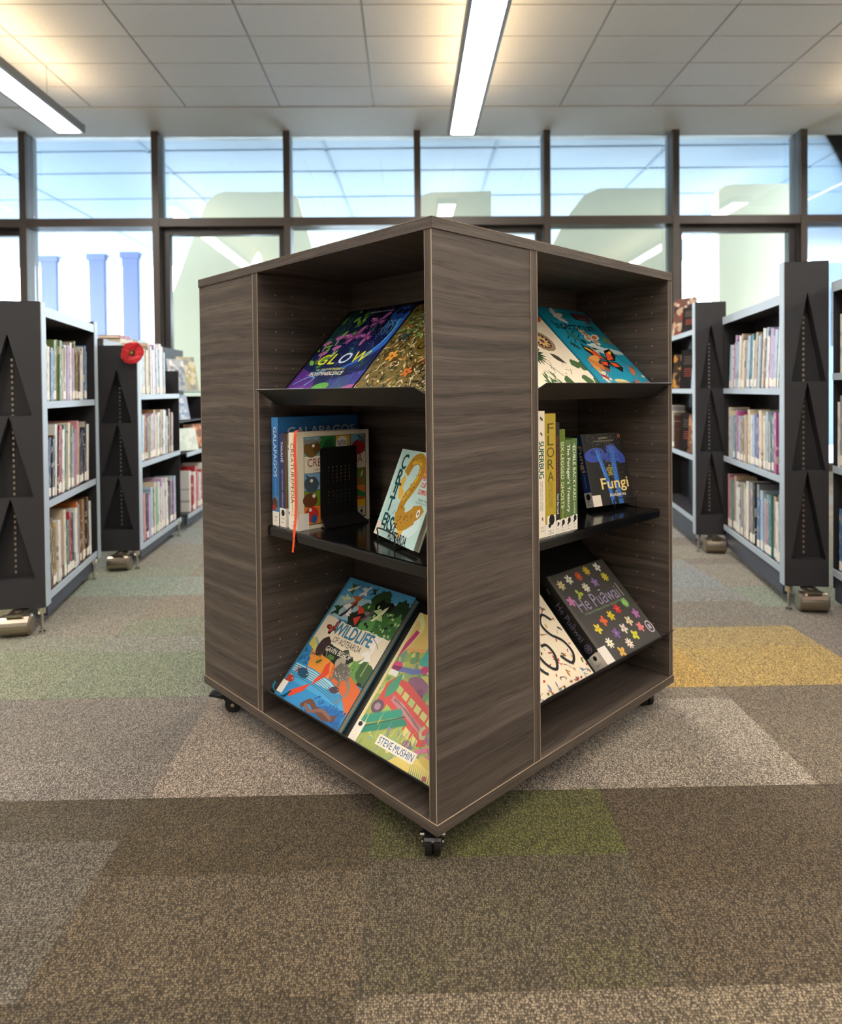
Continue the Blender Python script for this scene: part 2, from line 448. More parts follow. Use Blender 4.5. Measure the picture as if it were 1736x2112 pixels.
# loops
sc2 = N(nt, 'VectorMath', operation='MULTIPLY'); sc2.inputs[1].default_value = (1.0, 0.72, 0.0); nt.links.new(tc.outputs['Object'], sc2.inputs[0])
vo = N(nt, 'TexVoronoi', feature='F1'); vo.inputs['Scale'].default_value = 290.0; vo.inputs['Randomness'].default_value = 0.6; nt.links.new(sc2.outputs[0], vo.inputs['Vector'])
# streaky yarn runs along the tile
sc3 = N(nt, 'VectorMath', operation='MULTIPLY'); sc3.inputs[1].default_value = (26.0, 3.5, 0.0); nt.links.new(addv.outputs[0], sc3.inputs[0])
st = N(nt, 'TexNoise'); st.inputs['Scale'].default_value = 1.0; st.inputs['Detail'].default_value = 2; nt.links.new(sc3.outputs[0], st.inputs['Vector'])
f1 = N(nt, 'Math', operation='MULTIPLY_ADD'); f1.inputs[1].default_value = 0.6; nt.links.new(wn.outputs['Value'], f1.inputs[0])
f1.inputs[2].default_value = -0.3
f2 = N(nt, 'Math', operation='ADD', use_clamp=True); nt.links.new(spm.outputs['Result'], f2.inputs[0]); nt.links.new(f1.outputs[0], f2.inputs[1])
# single loops of the other yarn
wn2 = N(nt, 'SeparateColor'); nt.links.new(vo.outputs['Color'], wn2.inputs[0])
f3 = N(nt, 'Math', operation='MULTIPLY_ADD', use_clamp=True); f3.inputs[1].default_value = 0.5; nt.links.new(wn2.outputs[0], f3.inputs[0])
f3b = N(nt, 'Math', operation='SUBTRACT'); f3b.inputs[1].default_value = 0.25; nt.links.new(f2.outputs[0], f3b.inputs[0]); nt.links.new(f3b.outputs[0], f3.inputs[2])
mixc = N(nt, 'Mix', data_type='RGBA'); nt.links.new(f3.outputs[0], mixc.inputs['Factor']); nt.links.new(a1.outputs['Color'], mixc.inputs['A']); nt.links.new(a2.outputs['Color'], mixc.inputs['B'])
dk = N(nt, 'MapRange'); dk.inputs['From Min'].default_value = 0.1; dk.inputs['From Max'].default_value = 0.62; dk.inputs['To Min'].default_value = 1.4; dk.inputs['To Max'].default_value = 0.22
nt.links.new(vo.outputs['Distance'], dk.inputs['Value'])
stm = N(nt, 'MapRange'); stm.inputs['From Min'].default_value = 0.3; stm.inputs['From Max'].default_value = 0.7; stm.inputs['To Min'].default_value = 0.86; stm.inputs['To Max'].default_value = 1.14
nt.links.new(st.outputs['Fac'], stm.inputs['Value'])
yv = N(nt, 'MapRange'); yv.inputs['To Min'].default_value = 0.72; yv.inputs['To Max'].default_value = 1.3; nt.links.new(wn2.outputs[1], yv.inputs['Value'])
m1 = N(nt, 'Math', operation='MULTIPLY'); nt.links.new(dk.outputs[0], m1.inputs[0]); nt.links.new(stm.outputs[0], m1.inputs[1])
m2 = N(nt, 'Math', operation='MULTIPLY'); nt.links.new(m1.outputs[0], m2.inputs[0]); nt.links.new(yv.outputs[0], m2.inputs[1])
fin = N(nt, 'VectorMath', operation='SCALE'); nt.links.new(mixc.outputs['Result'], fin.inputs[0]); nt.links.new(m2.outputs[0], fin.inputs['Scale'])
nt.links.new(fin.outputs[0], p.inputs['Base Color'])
p.inputs['Roughness'].default_value = 0.9; p.inputs['Specular IOR Level'].default_value = 0.25
p.inputs['Sheen Weight'].default_value = 0.25; p.inputs['Sheen Roughness'].default_value = 0.4
bp = N(nt, 'Bump'); bp.inputs['Strength'].default_value = 0.8; bp.inputs['Distance'].default_value = 0.002; bp.invert = True
nt.links.new(vo.outputs['Distance'], bp.inputs['Height']); nt.links.new(bp.outputs[0], p.inputs['Normal'])
M['carpet'] = m

# ------------------------------------------------------------------ the room
YAW = math.radians(1.07)
ROOM = Matrix.Rotation(YAW, 4, 'Z')
def struct(o):
    o.matrix_world = ROOM; o['kind'] = 'structure'; return o
XL, XR, YB, YF, ZC = -6.4, 6.4, -5.0, 8.0, 3.98

floor = struct(MB().box(XL, XR, YB, YF + 0.1, -0.2, -0.006).build('floor', flat_mat('floor_screed', '#6f675a', 0.9)))
tm = MB().box(-TS / 2 + 0.0004, TS / 2 - 0.0004, -TS / 2 + 0.0004, TS / 2 - 0.0004, -0.006, 0.0)
tile_mesh = None
HERO = {  # (i, j): near colour, far colour, where the far colour starts (-.5 .. .5 of the tile)
    (-2, -1): ('#7d705a', '#75664e', .1), (-1, -1): ('#786a53', '#6f6049', .0), (0, -1): ('#7b6d56', '#74664f', .2), (1, -1): ('#8f8068', '#9a8a72', .35), (2, -1): ('#a59479', '#a39278', .3), (3, -1): ('#9a8a70', '#8f7f66', .0),
    (-2, 0): ('#8b8171', '#6e6148', .25), (-1, 0): ('#8b8170', '#6a5c40', .22), (0, 0): ('#85755c', '#6b5b3d', .02), (1, 0): ('#776a55', '#77763a', .08), (2, 0): ('#7d6d55', '#75644a', -.1), (3, 0): ('#7b6c56', '#6f5f46', .05),
    (-2, 1): ('#938a7f', '#8d857a', .1), (-1, 1): ('#968c80', '#8f867a', -.2), (0, 1): ('#b3a391', '#ab9b89', .0), (1, 1): ('#a39686', '#9a8d7d', .1), (2, 1): ('#b3a592', '#8c7e6b', .35), (3, 1): ('#897a65', '#83745f', .1),  # pale right-hand tile: window sheen on the carpet painted into its yarn
    (-3, 2): ('#93976f', '#9a9168', .1), (-2, 2): ('#959a7c', '#9c9b87', .25), (-1, 2): ('#8f9879', '#a09c90', .2), (0, 2): ('#8f977c', '#9a9a8c', .2), (1, 2): ('#cda552', '#c9a760', .1), (2, 2): ('#cfa653', '#d3b062', .05), (3, 2): ('#c8a75e', '#bda368', .1),
    (-3, 3): ('#a49a5e', '#98906a', .0), (-2, 3): ('#a39a88', '#9b9482', .0), (-1, 3): ('#979b80', '#a3947f', -.1), (2, 3): ('#918478', '#a09a90', -.1), (3, 3): ('#8e8576', '#9c9c98', .1), (1, 3): ('#9b9d96', '#a2a09a', .1),
    (2, 4): ('#a5a8a8', '#8f8474', .2), (3, 4): ('#9aa0a2', '#a4a29c', .1), (2, 5): ('#c79f7c', '#c9a587', .1), (-2, 4): ('#9fae9c', '#a0a38a', .1), (-1, 4): ('#a7b0a4', '#a3947f', .1),
}
PAL = ['#9aa3a4', '#a59e8f', '#98967a', '#9a8c7c', '#98a390', '#a8a8a2', '#8f8478', '#a0ab9f', '#a7a08e']
rt = random.Random(3)
for j in range(-3, 12):
    for i in range(-9, 11):
        y = 1.115 + TS * (j + .5); x = -0.66 + TS * (i + .5)
        if y > 7.7 or abs(x) > 0.66 * y + 1.1: continue
        if tile_mesh is None:
            o = tm.build('carpet_tile', M['carpet'], floor); tile_mesh = o.data
        else:
            o = link('carpet_tile', tile_mesh, floor)
        o.location = (x, y, 0)
        c = HERO.get((i, j))
        if c is None:
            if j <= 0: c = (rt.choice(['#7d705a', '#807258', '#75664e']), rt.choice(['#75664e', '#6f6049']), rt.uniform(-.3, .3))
            else: c = (rt.choice(PAL), rt.choice(PAL), rt.uniform(-.35, .35))
        kk = .80 if j <= 0 else 1.1  # near yarn darkened, far yarn lightened: window light put into the colour
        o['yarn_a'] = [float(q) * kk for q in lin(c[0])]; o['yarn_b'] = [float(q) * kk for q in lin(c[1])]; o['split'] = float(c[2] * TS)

ceiling = struct(MB().box(XL, XR, YB, YF + 0.1, ZC + 0.012, ZC + 0.3).build('ceiling', M['ceil_grid']))
MB().box(XL, XR, 7.14, YF, ZC, ZC + 0.012).build('margin_board', M['white_paint'], ceiling)
MB().box(XL, XR, YB, 4.80, ZC, ZC + 0.012).build('plain_board', M['white_paint'], ceiling)
cm = None
for r in range(5):
    for k in range(-5, 6):
        if cm is None:
            o = MB().box(-.976 / 2 + .009, .976 / 2 - .009, -.466 / 2 + .009, .466 / 2 - .009, 0.004, 0.012).build('ceiling_tile', M['ceil_tile'], ceiling); cm = o.data
        else: o = link('ceiling_tile', cm, ceiling)
        o.location = (-.33 + .976 * (k + .5), 7.12 - .466 * (r + .5), ZC)

struct(MB().box(XL - .15, XL, YB, YF + .1, 0, ZC).build('wall_left', M['wall']))
struct(MB().box(XR, XR + .15, YB, YF + .1, 0, ZC).build('wall_right', M['wall']))
struct(MB().box(XL, XR, YB - .15, YB, 0, ZC).build('wall_back', M['wall']))

# window wall: bays between deep fins, one transom, doors in every other bay
YM0, YM1, PITCHW, XM = 7.76, 8.0, 1.49, 0.13
nwin = 0
for k in range(-4, 5):
    x = XM + PITCHW * k
    nwin += 1
    w = struct(link('window_%d' % nwin, None))
    mb = MB().box(x - .038, x + .038, YM0, YM0 + .05, 0, ZC, 0)
    mb.box(x - .03, x + .03, YM0 + .05, YM1 + .02, 0, ZC, 1)
    mb.build('mullion', [M['frame'], M['frame_side']], w)
    if k == 4: x1 = XR
    else: x1 = x + PITCHW
    MB().box(x + .038, x1 - .038, YM0 + .01, YM1 + .02, 2.905, 3.0).build('transom', M['frame'], w)
    MB().box(x + .03, x1 - .03, 7.93, YM1 + .02, 0, 0.09).build('sill', M['frame'], w)
    if k % 2 == 0:   # door leaf frame
        d = .075
        fb = MB().box(x + .04, x + .04 + d, 7.88, 7.97, 0.09, 2.905).box(x1 - .04 - d, x1 - .04, 7.88, 7.97, 0.09, 2.905)
        fb.box(x + .04 + d, x1 - .04 - d, 7.88, 7.97, 2.905 - d, 2.905).box(x + .04 + d, x1 - .04 - d, 7.88, 7.97, 0.09, 0.25)
        fb.build('sash_frame', flat_mat('dark_sash', '#2f2b2b', 0.45) if 'sash' not in M else M['sash'], w)
    MB().box(x + .03, x1 - .03, 7.94, 7.946, 3.0, ZC).build('pane', M['glass'], w)
    MB().box(x + .03, x1 - .03, 7.94, 7.946, 0.09, 2.905).build('pane', M['glass'], w)

# pendant lamps
def lamp(x, y0, y1, label):
    w2, z = .142, 3.53
    t = link('linear_pendant_lamp', None); t.matrix_world = ROOM @ Matrix.Translation((x, y1, z))
    L = y0 - y1
    h = MB().box(-w2, -w2 + .03, L, 0, 0, .075).box(w2 - .03, w2, L, 0, 0, .075).box(-w2 + .03, w2 - .03, L, 0, .02, .055)
    h.build('housing', M['alu'], t)
    MB().box(-w2 + .03, w2 - .03, L + .012, -.012, .004, .018).build('diffuser', M['lamp'], t)
    MB().box(-w2 + .03, w2 - .03, L + .012, -.012, .057, .068).build('uplight_diffuser', M['lamp_up'], t)
    MB().box(-w2 - .004, w2 + .004, -.001, .011, -.004, .079).build('end_cap', M['alu'], t)
    for q in (-.4, L * .35, L * .7):
        MB().cyl((0, q, .07), (0, q, ZC - z), .0025, n=6).build('suspension_cable', M['alu'], t)
    tag(t, label, 'lamp', 'linear pendant lamps')
lamp(.557, -3.5, 6.70, 'long white linear lamp hanging above the wooden display bookcase')
lamp(-3.24, -3.5, 6.62, 'long white linear lamp at the left side of the ceiling')
lamp(4.58, -3.5, 6.70, 'long white linear lamp at the right side of the ceiling')

# ------------------------------------------------------------------ outside the windows
def ext_struct(o, label, cat):
    return tag(o, label, cat)
g = MB().box(-40, 40, 8.25, 90, -.25, -.12).build('ground_outside', M['concrete']); g['kind'] = 'structure'
sof = MB().box(-16, 16, 8.35, 17.2, 4.22, 4.5).build('canopy_soffit_outside', M['soffit']); sof['kind'] = 'structure'
for yy_ in (9.0, 9.9, 11.2, 13.2):
    MB().box(-16, 16, yy_, yy_ + .05, 4.212, 4.222).build('soffit_joint', M['soffit_joint'], sof)
for xx_ in (-6, -3.6, -1.25, 1.0, 3.3, 5.7):
    MB().box(xx_, xx_ + .04, 8.35, 17.2, 4.212, 4.222).build('soffit_joint', M['soffit_joint'], sof)
for xx_ in (-14, 14):
    MB().box(xx_ - .15, xx_ + .15, 16.6, 16.9, -.12, 4.22).build('support_column', M['post_white'], sof)
def sign(polys, label):
    t = link('sign_letter', None); t.location = (polys[0][0][0], 9.4, -.12)
    x0 = polys[0][0][0]
    for pts in polys:
        MB().ext([(x - x0, 0, z + .12) for x, z in pts], (0, .25, 0)).build('letter_slab', M['letter'], t)
    tag(t, label, 'sign letter')
sign([[(-4.42, -.12), (-2.95, 3.62), (-2.84, 3.74), (-2.71, 3.79), (-2.24, 3.78), (-2.24, 3.03), (-3.45, -.12)],
      [(-2.24, 3.78), (-1.80, 3.78), (-1.69, 3.71), (-.62, -.12), (-1.35, -.12), (-2.24, 3.03)],
      [(-2.75, 1.2), (-1.72, 1.2), (-1.9, 1.85), (-2.55, 1.85)]], 'giant cream letter with sloping legs outside, left of the bookcase')
sign([[(.03, -.12), (.03, 3.67), (.08, 3.72), (.18, 3.75), (1.0, 3.76), (1.0, -.12)]], 'giant cream upright letter outside, behind the bookcase top corner')
sign([[(1.0, 1.5), (2.09, 3.44), (2.29, 3.69), (2.49, 3.78), (3.41, 3.78), (3.41, -.12), (2.2, -.12)]], 'giant cream letter with one sloping side outside, right of bookcase top')
sign([[(4.15, -.12), (4.15, 3.72), (4.22, 3.79), (4.34, 3.82), (5.21, 3.82), (5.21, -.12)]], 'giant cream upright letter outside above the right shelving')
for i, (xa, lab) in enumerate(((-7.12, 'blue post outside, sunlit side painted white, leftmost of the three'), (-6.2, 'blue post outside, sunlit side painted white, middle of the three'), (-5.56, 'blue post outside, sunlit side painted white, rightmost of the three'))):
    t = link('outdoor_post', None); t.location = (xa, 13, -.12)
    MB().box(-.15, .15, 0, .3, 0, 3.74 + .03 * i).build('post_body', M['post_blue'], t)
    MB().box(.15, .30, .05, .35, 0, 3.74 + .03 * i).build('painted_sunlit_flank', M['post_white'], t)  # sunlit side of the blue post, its brightness painted as white
    MB().box(-.18, .18, -.03, .33, 3.66 + .03 * i, 3.78 + .03 * i).build('post_cap', M['post_blue'], t)
    tag(t, lab, 'post', 'posts outside the left windows')
t = link('distant_building', None); t.location = (9.4, 13, -.12)
MB().box(-1.75, 2, 0, 3, 0, 3.5).build('wall', M['grey_building'], t)
MB().box(-1.8, 2.05, -.05, 3.05, 3.5, 3.58).build('roof', M['post_white'], t)
MB().box(-1.5, -.9, -.03, 0, 1.9, 3.0).build('window', flat_mat('dark_glazing', '#2c3743', .2), t)
tag(t, 'blue-grey building outside the far right window', 'building')

# ------------------------------------------------------------------ the revolving display bookcase
# local frame: x along the right face, y along the left face, origin at the front corner
W, T, D0, D1, Z0, ZT = 1.067, 0.024, 0.337, 0.363, 0.071, 1.371
CAB = Matrix.Translation((0.0251, 1.4023, 0)) @ Matrix.Rotation(math.radians(43.66), 4, 'Z')
case = link('display_bookcase', None); case.matrix_world = CAB
tag(case, 'square dark wood-grain display bookcase on castors, open bays on each side', 'bookcase')
IN = 0.003
def spin(k, x, y):
    """plan point turned k quarter turns about the bookcase centre"""
    c = W / 2; x -= c; y -= c
    for _ in range(k): x, y = -y, x
    return x + c, y + c
def pbox(mb, k, x0, x1, y0, y1, z0, z1):
    a = spin(k, x0, y0); b = spin(k, x1, y1)
    mb.box(min(a[0], b[0]), max(a[0], b[0]), min(a[1], b[1]), max(a[1], b[1]), z0, z1)
ZB1, ZT0 = Z0 + T, ZT - T
for nm, z0, z1 in (('bottom_panel', Z0, ZB1), ('top_panel', ZT0, ZT)):
    pn = MB().box(0.001, W - .001, 0.001, W - .001, z0, z1).build(nm, M['wood_h'], case)
    for k in range(4):
        mb = MB(); pbox(mb, k, 0, W, 0, .001, z0, z1); mb.build('edge_band', M['wood_v'], pn)
    mb = MB()
    for k in range(4):
        if nm == 'bottom_panel':
            pbox(mb, k, 0, W, -.0004, .0014, z1 - .0002, z1 + .0007)
        else:
            pbox(mb, k, 0, W, -.0004, .0008, z1 - .0002, z1 + .0004)
    mb.build('edge_line', M['edge_line'], pn)
ZG = ZT0
for k in range(4):
    # outer side panel of bay k (seen flat from the next face), then the long divider
    mb = MB(); pbox(mb, k, IN, D0 - .0005, IN, T, ZB1, ZG); sd = mb.build('side_panel', M['wood_v'], case)
    mb = MB(); pbox(mb, k, IN - .001, IN, IN, T, ZB1, ZG); mb.build('edge_band', M['wood_e'], sd)
    mb = MB(); pbox(mb, k, IN - .0016, IN - .0006, IN - .0004, IN + .0012, ZB1, ZG); pbox(mb, k, IN - .0014, IN - .0006, T - .0006, T + .0003, ZB1, ZG); mb.build('edge_line', M['edge_line'], sd)
    mb = MB(); pbox(mb, k, D0, D1, IN, W - D1, ZB1, ZG); dv = mb.build('divider_panel', M['wood_v'], case)
    mb = MB(); pbox(mb, k, D0, D1, IN - .001, IN, ZB1, ZG); mb.build('edge_band', M['wood_e'], dv)
    mb = MB(); pbox(mb, k, D0 - .0004, D0 + .0007, IN - .0018, IN - .0006, ZB1, ZG); pbox(mb, k, D1 - .0009, D1 + .0003, IN - .0016, IN - .0006, ZB1, ZG); mb.build('edge_line', M['edge_line'], dv)
# shelf-pin holes on the two walls that show (left wall of left bay, right wall of right bay) and their opposite bays
def holes(parent, pts, nrm):
    mb = MB(); n = Vector(nrm)
    for q in pts:
        q = Vector(q)
        mb.cyl(q - n * .0005, q + n * .0003, .0026, n=8)
    o = mb.build('pin_holes', M['hole'], parent); o['kind'] = 'stuff'
zrows = [1.288 - .0525 * i for i in range(23)]
pts = [(b, W - D1, z) for b in (.061, .117, .230, .285) for z in zrows if z > .13]
holes(case, pts, (0, -1, 0))
pts = [(W - T, a, z + .014) for a in (.057, .112, .225, .281) for z in zrows if z > .13]
holes(case, pts, (-1, 0, 0))
# cam bolt cover
MB().cyl((.022, W - D1 - .0006, 1.277), (.022, W - D1, 1.277), .006, n=14).build('bolt_cover', M['wood_e'], case)

# steel shelves
def sloped_shelf(bay, zlip, cut):
    """folded steel shelf: 45 degree plate with an upturned lip; bay 0 = left face, 1 = right face"""
    th = .002; n = .7071
    lo, hi = (T + .003, W - D1 - .003) if bay == 0 else (D1 + .003, W - T - .003)
    lipo, liph = (T + .003, W - D1 + .002) if bay == 0 else (D1 + .003, W - .004)
    def P(depth, along, z): return (depth, along, z) if bay == 0 else (along, depth, z)
    L = .043 / n
    bx, bz = .04, zlip - .043
    mb = MB()
    # plate
    q = [(bx, bz), (bx + .285, bz + .285), (bx + .285 + th * n, bz + .285 - th * n), (bx + th * n, bz - th * n)]
    mb.ext([P(a, lo, z) for a, z in q], Vector(P(0, hi - lo, 0)))
    # lip with a chamfered corner at the end nearest the front corner
    c = cut
    a0, z0 = bx, bz; a1, z1 = bx - .043, bz + .043
    if bay == 0: prof = [(0, lipo), (1, lipo + .0), (1, liph), (0, liph - .02)]
    cham = .026
    fr = []
    e0, e1 = (lipo, liph)
    pts = [(0, e0), (.45, e0), (1, e0 + cham), (1, e1), (0, e1 - .035 if True else e1)]
    face = [P(a0 + (a1 - a0) * t, s_, z0 + (z1 - z0) * t) for t, s_ in pts]
    mb.ext(face, Vector(P(-th * n, 0, -th * n)))
    o = mb.build('sloped_shelf', M['black_satin'], case)
    for s_ in (lo + .008, hi - .03):
        MB().ext([P(bx + .0, s_, bz - .003), P(bx + .05, s_, bz - .003), P(bx + .05, s_, bz + .03)], Vector(P(0, .003, 0))).build('end_bracket', M['black_satin'], o)
    return o
sloped_shelf(0, 1.018, .02); sloped_shelf(1, 1.026, .02)
sloped_shelf(0, .174, .02); sloped_shelf(1, .242, .02)
ZS = .631
def flat_shelf(bay):
    lo, hi = (T + .004, W - D1 - .014) if bay == 0 else (D1 + .004, W - T - .03)
    def P(d, a, z): return (d, a, z) if bay == 0 else (a, d, z)
    mb = MB(); r = .006
    prof = [(.018, ZS - .026), (.018, ZS - r), (.018 + r * .3, ZS - r * .3), (.018 + r, ZS), (.332, ZS), (.332, ZS - .026), (.330, ZS - .026), (.330, ZS - .002), (.0215, ZS - .002), (.0215, ZS - .026)]
    mb.ext([P(a, lo, z) for a, z in prof], Vector(P(0, hi - lo, 0)))
    o = mb.build('flat_shelf', M['black_gloss'], case)
    for s_ in (lo, hi - .002):
        q = MB(); q.ext([P(.02, s_, ZS - .026), P(.33, s_, ZS - .026), P(.33, s_, ZS - .002), P(.02, s_, ZS - .002)], Vector(P(0, .002, 0))); q.build('end_fold', M['black_gloss'], o)
    return o
flat_shelf(0); flat_shelf(1)

# castors
def castor(x, y, ang, brake):
    R = Matrix.Translation((x, y, 0)) @ Matrix.Rotation(ang, 4, 'Z')
    mb = MB(); mb.box(-.03, .03, -.03, .03, Z0 - .004, Z0); mb.cyl((0, 0, Z0 - .02), (0, 0, Z0 - .004), .019, n=16)
    for s_ in (-1, 1):
        mb.ext([(-.016, s_ * .021, Z0 - .02), (.016, s_ * .021, Z0 - .02), (.031, s_ * .021, .022), (.012, s_ * .021, .016)], (0, -s_ * .003, 0))
    mb.box(-.018, .018, -.021, .021, Z0 - .022, Z0 - .018)
    f = mb.build('castor', M['black_rubber'], case); f.matrix_local = R
    for s_ in (-1, 1):
        w_ = MB(); w_.cyl((.018, s_ * .017, .026), (.018, s_ * .003, .026), .0262, n=24); w_.build('wheel', M['black_rubber'], f)
    MB().cyl((.018, -.024, .026), (.018, .024, .026), .006, n=12).build('axle_bolt', M['chrome'], f)
    if brake:
        q = brake
        MB().ext([(q * .012, -.018, .05), (q * .056, -.018, .058), (q * .060, -.018, .053), (q * .014, -.018, .043)], (0, .036, 0)).build('brake_pedal', M['black_satin'], f)
        MB().cyl((q * .022, -.027, .045), (q * .022, .027, .045), .0055, n=10).build('brake_pin', M['chrome'], f)
castor(.045, .060, math.radians(225), 1)
castor(.036, W - .095, math.radians(-44), -1)
castor(W - .075, .050, math.radians(60), 0)
castor(W - .062, W - .062, math.radians(200), 1)

# ------------------------------------------------------------------ books on the display bookcase
def frame_matrix(x, y, z, o):
    x, y, z, o = Vector(x), Vector(y), Vector(z), Vector(o)
    return CAB @ Matrix(((x.x, y.x, z.x, o.x), (x.y, y.y, z.y, o.y), (x.z, y.z, z.z, o.z), (0, 0, 0, 1)))
S2 = .70710678
def lay_left(a, bx, bz, k=.0012):      # lying on a sloped shelf of the left bay, spine side at y = a
    return frame_matrix((0, -1, 0), (S2, 0, S2), (-S2, 0, S2), (bx + k, a, bz + k))
def lay_right(b, ax, az, k=.0012):
    return frame_matrix((1, 0, 0), (0, S2, S2), (0, -S2, S2), (b, ax + k, az + k))
def stand_left(a, b, z=ZS + .0006):
    return frame_matrix((1, 0, 0), (0, 0, 1), (0, -1, 0), (b, a, z))
def stand_right(b, a, z=ZS + .0006):
    return frame_matrix((0, 1, 0), (0, 0, 1), (1, 0, 0), (b, a, z))

def book(mat, w, h, t, cover, label, cover_art=None, spine_art=None, title_art=None, hard=True, board=.0026):
    """x = 0 at the spine, y up, front cover at z = t"""
    r = link('book', None); r.matrix_world = mat
    c = lin(cover) + (1,)
    bt = board if hard else .0007
    ov = .003 if hard else 0.0
    for nm, z0, z1 in (('back_board', 0, bt), ('front_board', t - bt, t)):
        o = MB().box(.001, w, 0, h, z0, z1).build(nm, M['board'], r); o.color = c
    o = MB().ext([(0, 0, .001), (.003, 0, 0), (.003, 0, t), (0, 0, t - .001)], (0, h, 0)).build('spine', M['board'], r); o.color = c
    MB().box(.003, w - ov, ov, h - ov, bt, t - bt).build('page_block', M['pages'], r)
    base = Matrix.Translation((0, 0, t + .00015))
    if title_art:
        n0 = len(cover_art.v); cover_art.v += [(x, y, z + cover_art.z + 1e-5) for x, y, z in title_art.v]
        cover_art.f += [tuple(i + n0 for i in f) for f in title_art.f]; cover_art.c += title_art.c
    if cover_art: cover_art.build('cover_print', r, base)
    if spine_art:
        sb = Matrix(((0, 0, -1, -.00015), (-1, 0, 0, h), (0, 1, 0, 0), (0, 0, 0, 1)))
        spine_art.build('spine_print', r, sb)
    tag(r, label, 'book')
    return r

def kiwi_label(A, x0, x1, lines=2, icon=True):
    """white call-number label across a spine print, x fractions along the spine"""
    A.rect(x0, 0, x1, 1, '#efe8dc')
    s = A.h / A.w
    L = x1 - x0
    if icon:
        cx = x0 + L * .2
        A.ell(cx, .52, s * .34, s * .3, '#141210', n=12); A.ell(cx + s * .3, .42, s * .12, s * .13, '#141210', n=8)
    for i in range(lines):
        A.text(('581.9', 'LEH')[i % 2], x0 + L * (.58 + .22 * i), .5, s * .55, s * .2, '#2a2622', rot=PI / 2)

R_ = random.Random
# ---- upper left: bioluminescence book
def art_glow():
    w, h = .30, .37; A = Art(w, h); g = R_(1)
    A.rect(0, 0, 1, 1, '#0e1c52')
    A.poly([(0, 0), (.5, 0), (.3, .26), (0, .34)], '#5b2f8e'); A.poly([(.3, 0), (1, 0), (1, .3), (.6, .2)], '#3a3a92')
    A.poly([(0, .55), (.3, .6), (.28, 1), (0, 1)], '#0d3a3a'); A.poly([(.25, .62), (1, .7), (1, 1), (.2, 1)], '#0a1136')
    for i in range(150):
        A.line([(g.uniform(.0, 1), g.uniform(0, .95)) for _ in range(1)] * 1 + [(0, 0)] if False else (lambda x, y, a, L: [(x, y), (x + L * .5 * math.cos(a) + .01, y + L * .5 * math.sin(a)), (x + L * math.cos(a + .5), y + L * math.sin(a + .5))])(g.random(), g.random(), g.uniform(.6, 2.4), g.uniform(.06, .16)), .007, g.choice(['#2c6ad0', '#2f8a5a', '#4e49c0', '#7a4bb8', '#2a9a8a']), taper=True)
    for i in range(26):
        A.leaf(g.uniform(0, .38), g.uniform(.28, .98), g.uniform(.07, .15), g.uniform(.025, .05), g.uniform(0, 3), g.choice(['#6fae3a', '#4d8a34', '#8cc24a', '#2f6a44']))
    for x, y in ((.06, .62), (.13, .5), (.2, .68), (.28, .56)):
        A.line([(x, y), (x + .02, y - .09)], .016, '#c59ac0'); A.ell(x, y, .06, .03, '#c072a8', .3)
    A.line([(.93, .9), (.99, .72), (.95, .55), (.78, .4), (.56, .3)], .13, '#2f6fd8', taper=True); A.line([(.9, .9), (.95, .7), (.88, .52), (.7, .39)], .03, '#6cc0ff', taper=True)
    A.ell(.86, .9, .11, .1, '#2350b0'); A.ell(.83, .93, .04, .04, '#0d1a4a'); A.ell(.92, .92, .04, .04, '#0d1a4a')
    for i in range(14): A.line([(.78 + g.uniform(0, .2), .83), (.76 + g.uniform(0, .22), .74), (.74 + g.uniform(0, .24), .66)], .008, '#59a8f0', taper=True)
    for x, y, L, a in ((.62, .84, .2, .3), (.42, .68, .22, .5), (.62, .66, .16, 2.2)):
        A.butterfly(x, y, L, a, '#b8629c', '#7a3f86', '#e0a0d0')
    A.ell(.52, .13, .12, .055, '#5fae4a', .15)
    for i in range(9): A.line([(.43 + i * .022, .12), (.42 + i * .02, .06), (.44 + i * .024, .0)], .009, '#6fc25a')
    A.line([(.02, .1), (.2, .12), (.32, .22), (.22, .24), (.05, .16)], .012, '#7fb8f0'); A.ell(.16, .1, .15, .05, '#6a3a9a', .25)
    for i in range(9): A.poly([(.06 + .025 * i, .12), (.07 + .025 * i, .085), (.08 + .025 * i, .122)], '#cfe0ff')
    A.ell(.86, .08, .17, .05, '#b05a9a', .5); A.leaf(.28, .02, .1, .04, .8, '#d05a90'); A.leaf(.36, .02, .1, .04, 1.2, '#e06a90')
    A.line([(.3, .27), (.36, .3), (.48, .33)], .05, '#4a90e0', taper=True)
    for i in range(8): A.line([(.64 + .02 * i, .03), (.68 + .03 * i, .13), (.72 + .02 * i, .24)], .008, '#49a04a', taper=True)
    for i in range(90): A.ell(g.random(), g.random(), .004, .004, g.choice(['#bfe0ff', '#d8f08a', '#ffffff', '#9fd0ff']), n=6)
    B = Art(w, h)
    for t, x, c in (('G', .24, '#e9ea3c'), ('L', .405, '#e9ea3c'), ('O', .565, '#dff0ff'), ('W', .775, '#e9ea3c')):
        B.text(t, x, .425 + (x - .28) * .02, {'G': .14, 'L': .1, 'O': .15, 'W': .2}[t], .135, c, bold=.015, skew=.2, shadow='#3f6f2a' if t != 'O' else '#3f8fe8')
    B.text('the WILD WONDERS of', .47, .315, .42, .03, '#dfe04a', skew=.2, bold=.01)
    B.text('BIOLUMINESCENCE', .45, .27, .5, .045, '#f2f0e0', skew=.2, bold=.02)
    B.text('JENNIFER N. R. SMITH', .55, .955, .34, .025, '#e6e6f0')
    return A, B
A, B = art_glow()
tb = .040
book(lay_left(.652, tb - .0005, 1.018 - .043 + .0005), .30, .37, .015, '#12152e', 'dark blue picture book with neon creatures and yellow title, upper left sloped shelf', A, None, B)

